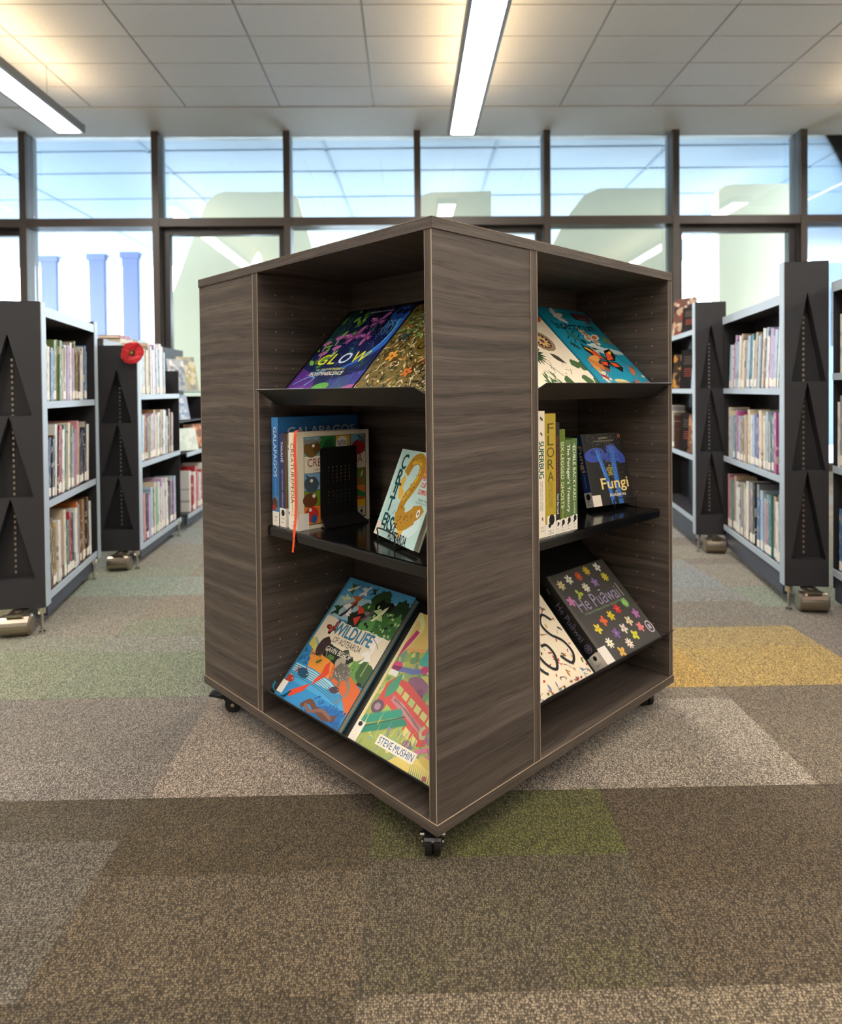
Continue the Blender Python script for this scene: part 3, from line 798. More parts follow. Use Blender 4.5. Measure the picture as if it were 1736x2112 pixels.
# ---- upper left, behind the post: garden book
def art_garden():
    w, h = .29, .36; A = Art(w, h); g = R_(2)
    A.rect(0, 0, 1, 1, '#7d6b33')
    for i in range(950):
        x, y = g.random(), g.random()
        A.leaf(x, y, g.uniform(.03, .09), g.uniform(.006, .018), g.uniform(0, 6.3), g.choice(['#e8dcb8', '#2c2517', '#55622f', '#3f2f16', '#a48f50', '#c9b37a', '#4a5a2a', '#2a2012', '#d8c898']))
    for i in range(60):
        A.ell(g.random(), g.uniform(0, 1), .012, .012, g.choice(['#d4682a', '#e09a3a', '#b03a2a', '#3a6a8a', '#e8e0c0']), n=7)
    for i in range(22): A.leaf(g.uniform(0, .5), g.uniform(.6, 1), g.uniform(.06, .13), .03, g.uniform(0, 6), g.choice(['#5f8a4a', '#3f6a3a', '#7aa05a']))
    A.flower(.2, .42, .07, 5, '#e8a23a', '#8a4a1a'); A.flower(.55, .25, .06, 5, '#d8742a', '#6a2a10')
    A.bird(.18, .62, .14, .6, '#24344a', '#2f5a6a'); A.bird(.4, .1, .12, 2, '#1f2b2a', '#356a70')
    A.blob(.7, .56, .3, '#74611d', .12, ry=.2)
    B = Art(w, h); B.text('Wonder', .68, .62, .46, .1, '#181408', skew=.15, bold=.01); B.text('Garden', .68, .51, .46, .1, '#181408', skew=.15, bold=.01)
    return A, B
A, B = art_garden()
book(lay_left(.338, tb - .0005, .9755), .29, .36, .017, '#8a7f5a', 'gold and olive nature book half hidden behind the front post', A, None, B)

# ---- upper right
def art_botany():
    w, h = .30, .385; A = Art(w, h); g = R_(4)
    A.rect(0, 0, 1, 1, '#efe2c8')
    for i in range(18): a = i / 18 * 2 * PI; A.leaf(.34, .42, .17, .035, a, '#2f4a2a')
    A.line([(.34, .42), (.5, .2), (.62, .02)], .01, '#4a4a30')
    A.leaf(.2, .78, .2, .13, -.9, '#b8452a'); A.leaf(.22, .7, .28, .07, -.7, '#c8502a'); A.leaf(.1, .8, .2, .1, .4, '#d8a060')
    A.ell(.66, .56, .17, .15, '#a08560'); A.ell(.66, .56, .12, .11, '#4a2a4a')
    for i in range(12): a = i / 12 * 2 * PI; A.leaf(.66, .56, .11, .025, a, '#d8b868')
    A.ell(.66, .56, .03, .03, '#7a3a5a'); A.leaf(.6, .42, .2, .07, -.8, '#4a4030')
    for x, y, r in ((.8, .3, .2), (.93, .24, .9), (.78, .16, -.3), (.94, .1, .3), (.5, .06, 1.2)): A.leaf(x, y, .17, .11, r, '#47663a')
    for i in range(26):
        x, y = g.uniform(.3, .7), g.uniform(.05, .3); A.line([(x, y), (x + g.uniform(-.08, .08), y + g.uniform(-.04, .08))], .006, '#2a2a22')
    for i in range(10): A.leaf(.2 + g.uniform(0, .2), .08 + g.uniform(0, .1), .1, .025, g.uniform(1, 3), '#3f6a3a')
    A.leaf(.3, .95, .3, .13, -.7, '#3a4f2f'); A.leaf(.55, .83, .28, .11, -.9, '#2f3f2a'); A.ell(.12, .3, .08, .07, '#3a3f52'); A.ell(.9, .85, .1, .07, '#c05a3a', .5)
    return A, None
A, B = art_botany()
az_r, bz_r = tb - .0005, 1.026 - .043 + .0005
book(lay_right(.428, az_r, bz_r), .30, .385, .018, '#e6d9bf', 'cream botanical picture book partly hidden by the divider, upper right shelf', A)
def art_insect():
    w, h = .30, .39; A = Art(w, h); g = R_(5)
    A.rect(0, 0, 1, 1, '#1490ad'); A.rect(0, 0, .035, 1, '#0e7c98')
    A.rect(.66, .87, .97, .965, '#5a2630')
    for i, t in enumerate(('WELCOME', 'TO THE', 'MUSEUM')): A.text(t, .815, .945 - .028 * i, .2, .018, '#d8b0a8')
    A.bug(.36, .905, .22, .3, '#e8dcd0', '#d8ccc0', '#e0d4c8'); A.bug(.86, .84, .12, .2, '#9a3a30')
    A.bug(.3, .64, .3, -.6, '#3a8a8a', '#163a3a'); A.ell(.3, .64, .1, .06, '#2f7a7a', -.6); A.line([(.24, .68), (.36, .6)], .012, '#1c5a5a')
    A.butterfly(.62, .635, .24, -.4, '#c85a30', '#e8d8b8', '#e0b060')
    A.bug(.9, .62, .2, -.3, '#6a9a3a', '#9a3a2a'); A.bug(.5, .5, .2, -.6, '#2a221a', '#1a1612', '#e8e0d0'); A.bug(.16, .53, .14, -.8, '#20282a', '#20282a')
    for sd in (-1, 1):
        A.ell(.72 + sd * .14, .5 - sd * .02, .17, .032, '#cfe0dc', -.2); A.ell(.74 + sd * .12, .465, .15, .03, '#c0d6d2', -.1)
    A.line([(.73, .49), (.84, .36), (.95, .27)], .012, '#3a3a30')
    A.butterfly(.52, .36, .4, -.1, '#e0502a', '#17120e', '#f0b83a')
    A.bug(.26, .31, .3, -.6, '#c87a3a', '#9a4a2a', '#d89a50'); A.bug(.84, .24, .2, .8, '#c86a3a', '#8a3a2a')
    A.bug(.2, .17, .16, -.5, '#b03a30', '#e8e0d0', '#d8d0c0'); A.ell(.44, .12, .13, .035, '#e0d49a', -.1); A.line([(.32, .13), (.44, .11), (.56, .12)], .02, '#c8b878')
    A.bug(.76, .1, .17, -.7, '#c8452f', '#a03a2a'); A.ell(.93, .085, .05, .05, '#c83a30'); A.ell(.96, .18, .03, .02, '#d8c89a')
    A.bug(.66, .02, .24, 1.6, '#1a1a1a', '#16140f', '#f0d02a'); A.rect(.18, .03, .33, .07, '#1c2a30')
    for i in range(14): A.ell(g.random(), g.random() * .8, .012, .012, g.choice(['#b03a3a', '#20303a', '#d8c89a']), n=6)
    B = Art(w, h); B.text('Insectarium', .5, .775, .74, .13, '#101a20', bold=.015); B.line([(.3, .71), (.7, .7)], .006, '#123a46')
    return A, B
A, B = art_insect()
book(lay_right(.734, az_r, bz_r), .298, .39, .018, '#0e8aa6', 'teal picture book with a painted butterfly and insects, upper right sloped shelf', A, None, B)

# ---- lower left
def art_wild():
    w, h = .30, .395; A = Art(w, h); g = R_(6)
    A.rect(0, 0, 1, 1, '#3f86b4'); A.poly([(0, 1), (1, 1), (1, .93), (.5, .88), (0, .84)], '#4f9cc8'); A.poly([(0, .84), (.5, .88), (1, .93), (1, .7), (0, .66)], '#9cbcc4')
    for x, y, r, c in ((.62, .88, .13, '#2f4a2a'), (.7, .78, .18, '#0d120c'), (.92, .86, .12, '#223a22'), (.5, .76, .13, '#2f5a2a'), (.8, .7, .16, '#3f6f35'), (.96, .73, .12, '#4f7f3f'), (.42, .7, .1, '#1a2a18'), (.62, .68, .1, '#55904a'), (.9, .66, .12, '#3a6a34')):
        A.blob(x, y, r, c, .2, n=22, rng=g)
    for i in range(40): A.ell(g.uniform(.5, 1), g.uniform(.64, .85), .02, .014, g.choice(['#a8c88a', '#5f9a4a', '#101610', '#2f5a2f']), g.uniform(0, 3), 7)
    for i in range(70): A.line([(x, y), (x + .012, y + .006), (x + .024, y)], .004, '#1f2a30', smooth=False) if (x := g.uniform(.15, 1)) and (y := g.uniform(.84, .97)) else None
    for x, y, L, a, b, c in ((.16, .92, .16, .5, '#e0d8b0', '#4f6a35'), (.34, .93, .15, .9, '#f0e8e0', '#e8e0d8'), (.14, .83, .12, .2, '#d8e0b0', '#c8d08a'), (.3, .84, .17, .8, '#b0562a', '#c8642a'), (.12, .73, .16, .9, '#1c3a24', '#2a4a2a'), (.27, .76, .22, 1.0, '#3a3036', '#e8e0d8'), (.45, .74, .24, .3, '#1c1a14', '#d0402a'), (.56, .76, .16, .9, '#5a5056', '#7a7076'), (.7, .8, .2, 1.0, '#d8e0b8', '#b8cc8a'), (.46, .95, .1, 1, '#3a4a2a', '#2a3a24')):
        A.bird(x, y, L, a, b, c)
    # torn cream band
    top = [(x / 24, .655 + g.uniform(-.012, .012)) for x in range(25)]; bot = [(x / 24, .46 + .02 * math.sin(x) + g.uniform(-.012, .012)) for x in range(25)]
    A.rect(0, .3, 1, .5, '#141a14')
    A.poly([(0, .55), (.2, .5), (.3, .52), (.3, .3), (0, .3)], '#9fb8b0'); A.poly([(0, .52), (.16, .42), (.2, .3), (0, .3)], '#d8c86a')
    for x, y, r in ((.62, .4, .1), (.8, .38, .14), (.95, .4, .12), (.42, .41, .05)): A.blob(x, y, r, g.choice(['#4f7a3a', '#6a9a4a', '#3a5f30']), .22, n=20, rng=g)
    A.line([(.72, .5), (.7, .34)], .03, '#a8c078'); A.line([(.9, .5), (.9, .36)], .016, '#8aa860')
    A.poly(top + bot[::-1], '#eee0c4')
    A.poly([(.24, .5), (.3, .475), (.68, .455), (.72, .43), (.66, .39), (.28, .42)], '#141a14')
    # sea and sand
    A.poly([(.12, .39), (.4, .375), (.7, .33), (1, .26), (1, .1), (.1, .2)], '#e8963a'); A.poly([(.5, .36), (.8, .33), (1, .28), (1, .1), (.6, .15)], '#dd6a2e')
    A.poly([(0, .42), (.1, .4), (.2, .27), (0, .25)], '#3f8fc4')
    A.poly([(0, .27), (.3, .27), (.62, .25), (.82, .2), (.95, .12), (1, .0), (0, 0)], '#2f8fcc'); A.poly([(0, .26), (.3, .262), (.6, .245), (.8, .2), (.5, .19), (0, .2)], '#a8d8e8')
    A.poly([(0, .2), (.5, .19), (.8, .2), (.95, .12), (.5, .13), (0, .14)], '#4aa6d8'); A.poly([(.5, 0), (1, 0), (.95, .12), (.7, .1)], '#1c6fb4')
    for i in range(6): A.line([(0, .245 - .016 * i), (.4, .245 - .014 * i), (.85, .19 - .012 * i)], .005, '#1f5f8a')
    for i in range(46): A.ell(g.uniform(.02, .17), g.uniform(.28, .39), .012, .008, '#1f5f9a', 1.0, 7)
    for i in range(60):
        x, y = g.uniform(.45, .98), g.uniform(.0, .13); A.ell(x, y, .016, .009, '#1a5f9f', .7, 7)
    A.blob(.24, .44, .085, '#3f3030', .1, ry=.1, rng=g); A.line([(.2, .39), (.19, .36)], .014, '#6a4a3a'); A.line([(.27, .4), (.28, .36)], .014, '#6a4a3a'); A.line([(.31, .44), (.36, .38)], .012, '#8a7a6a')
    A.blob(.58, .385, .06, '#b0a690', .2, rng=g); A.blob(.66, .33, .11, '#6f6a60', .16, ry=.085, rng=g); A.line([(.74, .32), (.86, .25), (.83, .17), (.78, .13)], .045, '#8a8478', taper=True); A.line([(.6, .3), (.58, .25)], .028, '#7a7468'); A.line([(.7, .28), (.72, .24)], .028, '#7a7468')
    for i in range(60): A.ell(g.uniform(.55, .78), g.uniform(.28, .4), .005, .005, g.choice(['#2a2622', '#d8d0c0']), n=5)
    A.poly([(.42, .33), (.45, .37), (.48, .33), (.52, .29), (.5, .26), (.45, .22), (.4, .17), (.39, .21), (.43, .27)], '#e04a2c'); A.poly([(.38, .18), (.36, .17), (.16, .07), (.2, .03), (.34, .11)], '#e04a2c')
    A.bug(.3, .33, .08, .6, '#4a6a2a', '#3a5a24')
    A.fish(.2, .215, .2, -.1, '#22506a', '#c8402a'); A.fish(.06, .14, .17, .1, '#b8402f', '#e0a080'); A.fish(.7, .21, .14, .2, '#4a3f4a', '#7a6a70')
    A.line([(.42, .02), (.5, .075), (.62, .05), (.78, .03), (.9, .06)], .05, '#6a4438', taper=False); A.line([(.46, .05), (.56, .02), (.7, .06), (.86, .04)], .03, '#8a6050')
    A.butterfly(.22, .585, .13, .6, '#c03a2a', '#3a1010', '#c03a2a')
    A.bird(.84, .6, .2, .7, '#f4eee4', '#f7f2ea'); A.bird(.85, .5, .18, 1.2, '#f4eee4', '#f7f2ea'); A.line([(.78, .63), (.86, .6), (.92, .57)], .005, '#3a3030')
    A.poly([(0, .0), (.03, 0), (.03, 1), (0, 1)], '#3f86a8')
    A.rect(0, .03, .09, .12, '#efe8dc')
    B = Art(w, h); B.text('WILDLIFE', .52, .60, .56, .12, '#3a86ac', bold=.02, shadow='#1c3a50'); B.text('OF AOTEAROA', .52, .515, .42, .06, '#3a3a3a')
    B.text('GAVIN BISHOP', .48, .44, .38, .05, '#f0e8d8', bold=.01)
    return A, B
A, B = art_wild()
wildb = book(lay_left(.685, tb - .0005, .174 - .043 + .0005), .30, .395, .020, '#2f7fa0', 'blue picture book with birds, trees and orange map, lower left sloped shelf', A, None, B)
pth = smooth_path([(.06, .03, .0215), (.045, .008, .026), (.02, .006, .03), (-.005, .014, .032), (-.014, .03, .03)], 6)
mb = MB()
for i in range(len(pth) - 1):
    a, b = pth[i], pth[i + 1]; mb.ext([(a.x, a.y - .001, a.z - .004), (b.x, b.y - .001, b.z - .004), (b.x, b.y - .001, b.z + .004), (a.x, a.y - .001, a.z + .004)], (0, .0006, 0))
mb.build('ribbon_marker', flat_mat('teal_ribbon', '#1f8fb0', .5), wildb)
def art_mush():
    w, h = .30, .36; A = Art(w, h); g = R_(8)
    A.rect(0, 0, 1, 1, '#a9b560')
    A.poly([(0, 1), (1, 1), (1, .66), (0, .6)], '#e6c878'); A.poly([(.2, 1), (1, 1), (1, .8), (.4, .86)], '#cfa0b4'); A.poly([(0, .7), (.4, .78), (.5, .62), (0, .5)], '#e8b070')
    for i in range(130):
        A.blob(g.random(), g.uniform(.3, .72), g.uniform(.02, .06), g.choice(['#b9bf5a', '#8fb070', '#c8c86a', '#7aa080', '#9ab85a', '#6f9a6a']), .3, n=9, rng=g)
    for i in range(160): A.ell(g.random(), g.uniform(.02, .72), g.uniform(.012, .03), g.uniform(.008, .02), g.choice(['#c9cf7a', '#8fb890', '#d8d88a', '#7fb0a0', '#a8c070', '#e0d890', '#b8a0a8']), g.uniform(0, 3), 8)
    A.line([(.02, .98), (.12, .9), (.1, .78), (.03, .62)], .06, '#e8e8a0', taper=True); A.line([(.1, .86), (.06, .74), (.0, .6)], .05, '#c8407a')
    A.rect(.5, .6, .8, .72, '#3fb0a4'); A.rect(.62, .72, 1, .92, '#3fb0a4'); A.rect(.3, .64, .52, .84, '#45b4a8'); A.line([(.4, .84), (.44, .72), (.36, .66)], .02, '#d8a0b0'); A.line([(.6, .8), (.55, .7)], .02, '#c890b0')
    A.ell(.06, .56, .09, .05, '#d8487f', .4); A.line([(.05, .55), (.2, .57), (.3, .58), (.4, .62)], .045, '#6a78b8'); A.ell(.4, .62, .05, .035, '#c83f78'); A.poly([(.43, .63), (.7, .585), (.43, .6)], '#efe8d0'); A.line([(.0, .52), (.14, .52)], .05, '#eef0e0')
    A.blob(.4, .5, .12, '#94607f', .15, ry=.08, rng=g); A.blob(.46, .44, .06, '#80506f', .2, rng=g)
    # red double-decker bus
    A.poly([(.08, .44), (.14, .5), (.3, .5), (.72, .38), (.8, .33), (.76, .18), (.7, .16), (.08, .3)], '#d8504a')
    for i in range(6): A.poly([(.22 + .09 * i, .46 - .022 * i), (.29 + .09 * i, .445 - .022 * i), (.29 + .09 * i, .40 - .022 * i), (.22 + .09 * i, .415 - .022 * i)], g.choice(['#e8d890', '#d0d080', '#b8c87a']))
    A.poly([(.22, .385), (.68, .27), (.68, .23), (.22, .345)], '#c88a90'); A.line([(.25, .36), (.34, .35), (.45, .32), (.64, .26)], .02, '#f0d8d0')
    for i in range(5): A.poly([(.2 + .1 * i, .31 - .024 * i), (.28 + .1 * i, .29 - .024 * i), (.28 + .1 * i, .24 - .024 * i), (.2 + .1 * i, .26 - .024 * i)], g.choice(['#a8c860', '#e0d880', '#8ab860']))
    A.ell(.12, .27, .07, .06, '#6a5060'); A.ell(.12, .27, .035, .03, '#b090a0'); A.ell(.6, .13, .06, .05, '#8a6a80')
    A.leaf(.14, .34, .25, .09, 1.35, '#4a9a78')
    A.blob(.82, .27, .09, '#8a6a9a', .15, ry=.1, rng=g); A.line([(.76, .26), (.7, .22), (.66, .25), (.68, .29)], .03, '#c8b890'); A.line([(.86, .3), (.98, .33)], .05, '#d8d0b0'); A.blob(.9, .2, .08, '#a890a8', .2, rng=g); A.line([(.7, .12), (.8, .17), (.9, .2)], .04, '#d87a98'); A.bug(.88, .15, .16, .5, '#d07a98', '#b05a80')
    for i in range(30):
        a = .3 + i / 30 * 1.0; A.leaf(.02 + .014 * i, .1 + .006 * i, .1, .02, 2.4, '#2f9a80'); A.leaf(.02 + .014 * i, .1 + .006 * i, .1, .02, -.4, '#2a8a70')
    A.line([(0, .07), (.45, .29)], .012, '#1f6a58')
    for i in range(60): A.line([(x := g.uniform(.05, 1), y := g.uniform(-.02, .18)), (x + g.uniform(-.03, .03), y + g.uniform(.05, .12))], .008, g.choice(['#2f8a78', '#c8c86a', '#8a98c8', '#4a9a70', '#e8d870']), taper=True)
    A.poly([(.5, 0), (1, 0), (1, .12), (.72, .1), (.56, .05)], '#e8d070'); A.ell(.86, .1, .1, .03, '#d8c060', -.2); A.ell(.9, .02, .025, .02, '#c84a5a')
    for i in range(12): A.line([(.75 + .02 * i, .0), (.72 + .02 * i, .07)], .008, '#3f8a6a', taper=True)
    A.rect(0, 0, .035, 1, '#e8dca0'); A.rect(0, .0, .1, .14, '#f0e8d8'); A.ell(.05, .12, .025, .02, '#151515')
    A.poly([(.66, .47), (1, .47), (1, .575), (.68, .575), (.65, .55)], '#f0e8c8')
    B = Art(w, h); B.text('An Audacious', .85, .548, .26, .04, '#3a3a36'); B.text('Plan to Rewild', .845, .497, .27, .036, '#3a3a36')
    A.poly([(.3, .055), (.74, .055), (.74, .125), (.3, .125)], '#f4ecd8'); B.text('STEVE MUSHIN', .52, .09, .4, .055, '#1f5f9a', bold=.008)
    return A, B
A, B = art_mush()
book(lay_left(.345, tb - .0005, .1315), .30, .36, .016, '#d8cf9a', 'pale green picture book with a red double-decker bus, lower left sloped shelf', A, None, B)
# ---- lower right
def art_bugs():
    w, h = .285, .33; A = Art(w, h); g = R_(9)
    A.rect(0, 0, 1, 1, '#f3e3c6')
    for i in range(120):
        x, y = g.random(), g.random() ** 1.3 * .95; k = g.random(); c = g.choice(['#c8502f', '#d8963a', '#5f8a3a', '#7a5a3a', '#6a86a8', '#b03a4a', '#3a3a34', '#c87a5a'])
        if k < .4: A.bug(x, y, g.uniform(.03, .07), g.uniform(0, 6), c, '#4a3a2a')
        elif k < .7: A.line([(x, y), (x + g.uniform(-.04, .04), y + .02), (x + g.uniform(-.07, .07), y + g.uniform(-.03, .04))], .009, c)
        else: A.leaf(x, y, g.uniform(.04, .08), g.uniform(.012, .025), g.uniform(0, 6), c)
    for i in range(30): x, y = g.random(), g.random() * .5; A.line([(x, y), (x + g.uniform(-.06, .06), y + g.uniform(-.05, .05))], .004, '#5a4a3a')
    B = Art(w, h)
    # hand-drawn title in thick outline strokes
    K = '#23242a'
    B.line([(.16, 0.570), (.15, 0.280), (.24, 0.180), (.34, 0.280), (.37, 0.570)], .03, K); B.line([(.345, 0.300), (.37, 0.210), (.42, 0.160)], .03, K)
    B.line([(.63, 0.530), (.53, 0.600), (.445, 0.470), (.46, 0.260), (.56, 0.170), (.65, 0.270), (.63, 0.370), (.55, 0.380)], .03, K)
    B.line([(.91, 0.550), (.83, 0.620), (.735, 0.550), (.77, 0.440), (.88, 0.350), (.905, 0.230), (.81, 0.160), (.715, 0.250)], .03, K)
    B.line([(.42, 0.710), (.52, 0.680), (.62, 0.660)], .02, K)
    return A, B
A, B = art_bugs()
zl = .242 - .043 + .0005
book(lay_right(.370, tb - .0005, zl), .285, .33, .014, '#eadbbf', 'cream picture book covered in tiny insects, lower right sloped shelf', A, None, B)
def art_pua():
    w, h = .312, .292; A = Art(w, h); g = R_(10)
    A.rect(0, 0, 1, 1, '#4a4744'); A.rect(0, 0, .05, 1, '#57534f')
    F = [(.12, .87, '#d8c890', 7), (.28, .9, '#e8e0d0', 6), (.45, .9, '#c8502f', 12), (.62, .93, '#d0b030', 8), (.82, .93, '#e8e4da', 5), (.1, .68, '#c878b4', 5), (.28, .72, '#a8b84a', 3), (.44, .76, '#e4e0c8', 8), (.62, .78, '#8a6aa8', 5), (.83, .8, '#d8c83a', 9),
         (.2, .36, '#e0c83a', 5), (.35, .41, '#e0603a', 4), (.5, .43, '#d8c02a', 6), (.66, .47, '#d83a38', 7), (.84, .5, '#8ac86a', 16), (.22, .18, '#e8e4cc', 8), (.4, .24, '#7a5aa0', 5), (.55, .25, '#d8cbc0', 5), (.7, .3, '#d8c8a0', 5), (.88, .34, '#a868a8', 5), (.3, .05, '#d8a850', 4), (.48, .09, '#e8d8c8', 9), (.64, .14, '#c8c83a', 4), (.8, .19, '#e07a88', 5)]
    for x, y, c, n in F: A.flower(x, y if y > .6 else y * .93, .054, n, c, '#b89a4a', g.uniform(0, 3))
    A.ell(.94, .14, .055, .065, '#d8d0dc'); A.ell(.94, .14, .045, .054, '#4a4744'); [A.rect(.918 + .011 * q, .115, .925 + .011 * q, .165, '#d8d0dc') for q in range(4)]
    A.rect(0, 0, .13, .17, '#e4dccf')
    B = Art(w, h); B.text('He Puāwai', .5, .615, .72, .15, '#9a90ac'); B.text('A Natural History of New Zealand Flowers', .52, .505, .72, .035, '#8aa07a'); B.rect(.9, .54, .91, .7, '#c8c0b0')
    Sp = Art(h, .05); Sp.rect(0, 0, 1, 1, '#0f0f11'); Sp.text('He Puāwai', .48, .52, .42, .075, '#7a7690'); Sp.text('A Natural History of New Zealand Flowers', .45, .18, .55, .02, '#4f5a4a'); Sp.text('Fleming', .12, .5, .05, .03, '#b0a89a', rot=0)
    Sp.ell(.78, .5, .045, .045, '#6f6a90'); Sp.ell(.78, .5, .036, .036, '#0f0f11'); [Sp.rect(.758 + .012 * q, .35, .764 + .012 * q, .65, '#8a86a0') for q in range(4)]
    Sp.rect(.85, 0, 1, 1, '#d8d0c4'); Sp.rect(.845, .25, .93, .8, '#e8e2d8'); Sp.ell(.885, .52, .024, .022, '#151515'); Sp.text('581.9', .95, .5, .05, .012, '#333', rot=PI / 2) if False else Sp.text('581.9', .955, .5, .06, .014, '#3a3632', rot=PI / 2)
    return A, Sp, B
A, Sp, B = art_pua()
book(lay_right(.682, tb - .0005, zl), .312, .292, .05, '#171617', 'thick black book with rows of bright flowers, lower right sloped shelf', A, Sp, B)

# ---- middle left: standing books
def spine(h, t, bgc): A = Art(h, t); A.rect(0, 0, 1, 1, bgc); return A
# blue atlas-size book
h, t, w = .306, .034, .285
Sp = spine(h, t, '#2f6fae'); Sp.rect(.0, 0, .1, 1, '#3f86c4'); Sp.text('GALAPAGOS', .32, .5, .46, .055, '#dfe6ec', bold=.01); Sp.text('TUI DE ROY', .64, .5, .15, .024, '#8fb4d4'); Sp.rect(.72, 0, .86, 1, '#4f7fa0'); Sp.blob(.8, .4, .05, '#5a4038', .3); Sp.blob(.83, .3, .03, '#a03a38', .3); Sp.rect(.87, 0, 1, 1, '#efe8dc'); Sp.text('508', .92, .5, .05, .016, '#333333', rot=PI / 2); Sp.text('GAL', .95, .5, .05, .016, '#333333', rot=PI / 2)
A = Art(w, h); A.rect(0, 0, 1, 1, '#2f6ba6'); A.poly([(0, .0), (1, 0), (1, .55), (0, .6)], '#4f88b8'); A.blob(.6, .3, .35, '#3f4a50', .2); A.poly([(0, 0), (1, 0), (1, .2), (0, .12)], '#2a3a44')
B = Art(w, h); B.text('GALAPAGOS', .53, .865, .84, .085, '#c9ccc9', bold=.012)
book(stand_left(.686, .031), w, h, t, '#2f6fae', 'tall blue book with white capitals, first standing on the middle left shelf', A, Sp, B)
h, t, w = .263, .030, .20
Sp = spine(h, t, '#34365f'); Sp.text('TAKAHĒ', .2, .5, .22, .05, '#e8e6ea', bold=.015); Sp.text('BIRD OF DREAMS', .5, .5, .22, .022, '#b8b8c8'); Sp.text('ALISON BALLANCE', .72, .5, .18, .022, '#c8c8d0'); Sp.rect(.8, 0, 1, 1, '#efe8dc'); Sp.ell(.85, .55, .035, .032, '#151515'); Sp.text('598', .91, .5, .06, .016, '#333333', rot=PI / 2); Sp.text('BAL', .95, .5, .06, .016, '#333333', rot=PI / 2)
A = Art(w, h); g = R_(11); A.rect(0, 0, 1, 1, '#8a6a42')
for i in range(60): A.leaf(g.random(), g.random(), g.uniform(.1, .3), .03, g.uniform(1.2, 1.9), g.choice(['#a8a04a', '#6a4a2a', '#c0a060', '#7a8a3a']))
A.rect(0, 0, .25, .2, '#efe8dc')
book(stand_left(.6505, .033), w, h, t, '#34365f', 'navy book with a white label beside the tall blue book', A, Sp)
h, t, w = .262, .013, .19
Sp = spine(h, t, '#a9d4d4'); Sp.rect(0, 0, .12, 1, '#7a8a8a'); Sp.blob(.16, .5, .02, '#2a4a6a', .3); Sp.text('AWESOME', .38, .5, .2, .03, '#2a6a9a', bold=.02); Sp.text('&', .5, .5, .02, .03, '#c83a3a'); Sp.text('Aotearoa', .62, .5, .16, .026, '#c83a3a'); Sp.rect(.8, 0, 1, 1, '#efe8dc'); Sp.ell(.84, .5, .02, .02, '#151515')
book(stand_left(.6135, .038), w, h, t, '#a9d4d4', 'thin pale turquoise book between the navy and cream books', None, Sp)
# creature encyclopaedia
h, t, w = .266, .046, .245
Sp = spine(h, t, '#eee2cb'); Sp.text('CREATUREPEDIA', .42, .33, .62, .062, '#8a2a22', bold=.004); Sp.text('Adrienne Barman', .76, .33, .13, .025, '#3a322a'); Sp.rect(.845, .2, .85, .7, '#5a4a3a'); Sp.rect(.88, 0, 1, 1, '#f2ebdf'); Sp.text('590', .92, .5, .06, .02, '#333333', rot=PI / 2); Sp.text('BAR', .96, .5, .06, .02, '#333333', rot=PI / 2)
A = Art(w, h); g = R_(12); A.rect(0, 0, 1, 1, '#e9dcc2'); A.rect(.07, .04, .95, .955, '#4a3f34')
rows = [(.76, .95), (.40, .575), (.24, .395), (.05, .235)]
cells = [['#7fb0c0', '#2f7a44', '#e0a030', '#6fa8c4'], ['#7fa8c8', '#c0502a', '#e8c060', '#6f8f2f'], ['#6f8f2a', '#d8a040', '#4f9a70', '#e07a30'], ['#e08030', '#c8b050', '#5a88b0', '#e8b02a']]
for (y0, y1), cs in zip(rows, cells):
    for i, c in enumerate(cs): A.rect(.075 + .2175 * i, y0, .075 + .2175 * (i + 1) - .008, y1, c)
A.rect(.075, .58, .945, .755, '#ece0c8')
A.ell(.17, .83, .1, .1, '#7a5a2a'); A.ell(.24, .84, .05, .075, '#6a4318'); A.line([(.08, .92), (.14, .9), (.18, .915), (.24, .9), (.3, .93)], .045, '#8a8a8a'); A.ell(.2, .86, .018, .018, '#f5f0e0')
for i in range(6): A.leaf(.32 + .03 * i, .77, .18, .04, 1.2 + .1 * i, '#1f5a30')
A.ell(.42, .79, .04, .03, '#e8d8c0'); A.ell(.6, .86, .09, .09, '#e8e4da')
for i in range(8): A.line([(.53 + .02 * i, .9), (.545 + .02 * i, .84)], .008, '#2a2622')
A.ell(.6, .82, .02, .012, '#2a2622'); A.ell(.84, .81, .1, .09, '#a82030'); A.bird(.88, .91, .12, 2.4, '#4a5a50', '#6a7a6a')
A.blob(.17, .46, .1, '#44505c', .1, ry=.09); A.ell(.17, .5, .02, .02, '#f0ead8'); A.line([(.1, .56), (.13, .53)], .02, '#44505c')
for q in (-1, 1): A.leaf(.84 + q * .035, .47, .12, .045, 1.57 - q * .35, '#8a5a2a'); A.leaf(.84 + q * .035, .48, .09, .025, 1.57 - q * .35, '#e8d8b8')
A.ell(.84, .44, .06, .04, '#9a6a3a'); A.ell(.15, .3, .1, .08, '#6a3a20'); A.ell(.2, .34, .022, .022, '#f0ead8'); A.poly([(.73, .28), (.8, .36), (.94, .3), (.94, .26)], '#2f7a44'); A.line([(.74, .26), (.92, .25)], .02, '#c84a2a')
A.ell(.17, .15, .09, .09, '#c8302a'); A.ell(.2, .1, .04, .05, '#2a5a9a'); A.ell(.15, .2, .02, .02, '#f0ead8'); A.ell(.6, .14, .08, .07, '#d8a8a0'); A.rect(.83, .06, .93, .16, '#c8c4b8'); A.text('WIDE', .88, .14, .07, .02, '#2a2622'); A.text('EYED', .88, .075, .07, .02, '#2a2622'); A.ell(.88, .105, .02, .02, '#2a2622')
B = Art(w, h); B.text('CREATUREPEDIA', .51, .685, .78, .09, '#8e2a20'); B.text('WELCOME TO THE GREATEST SHOW ON EARTH', .51, .61, .6, .02, '#4a4038')
A.rect(0, 0, .13, .17, '#f2ebdf')
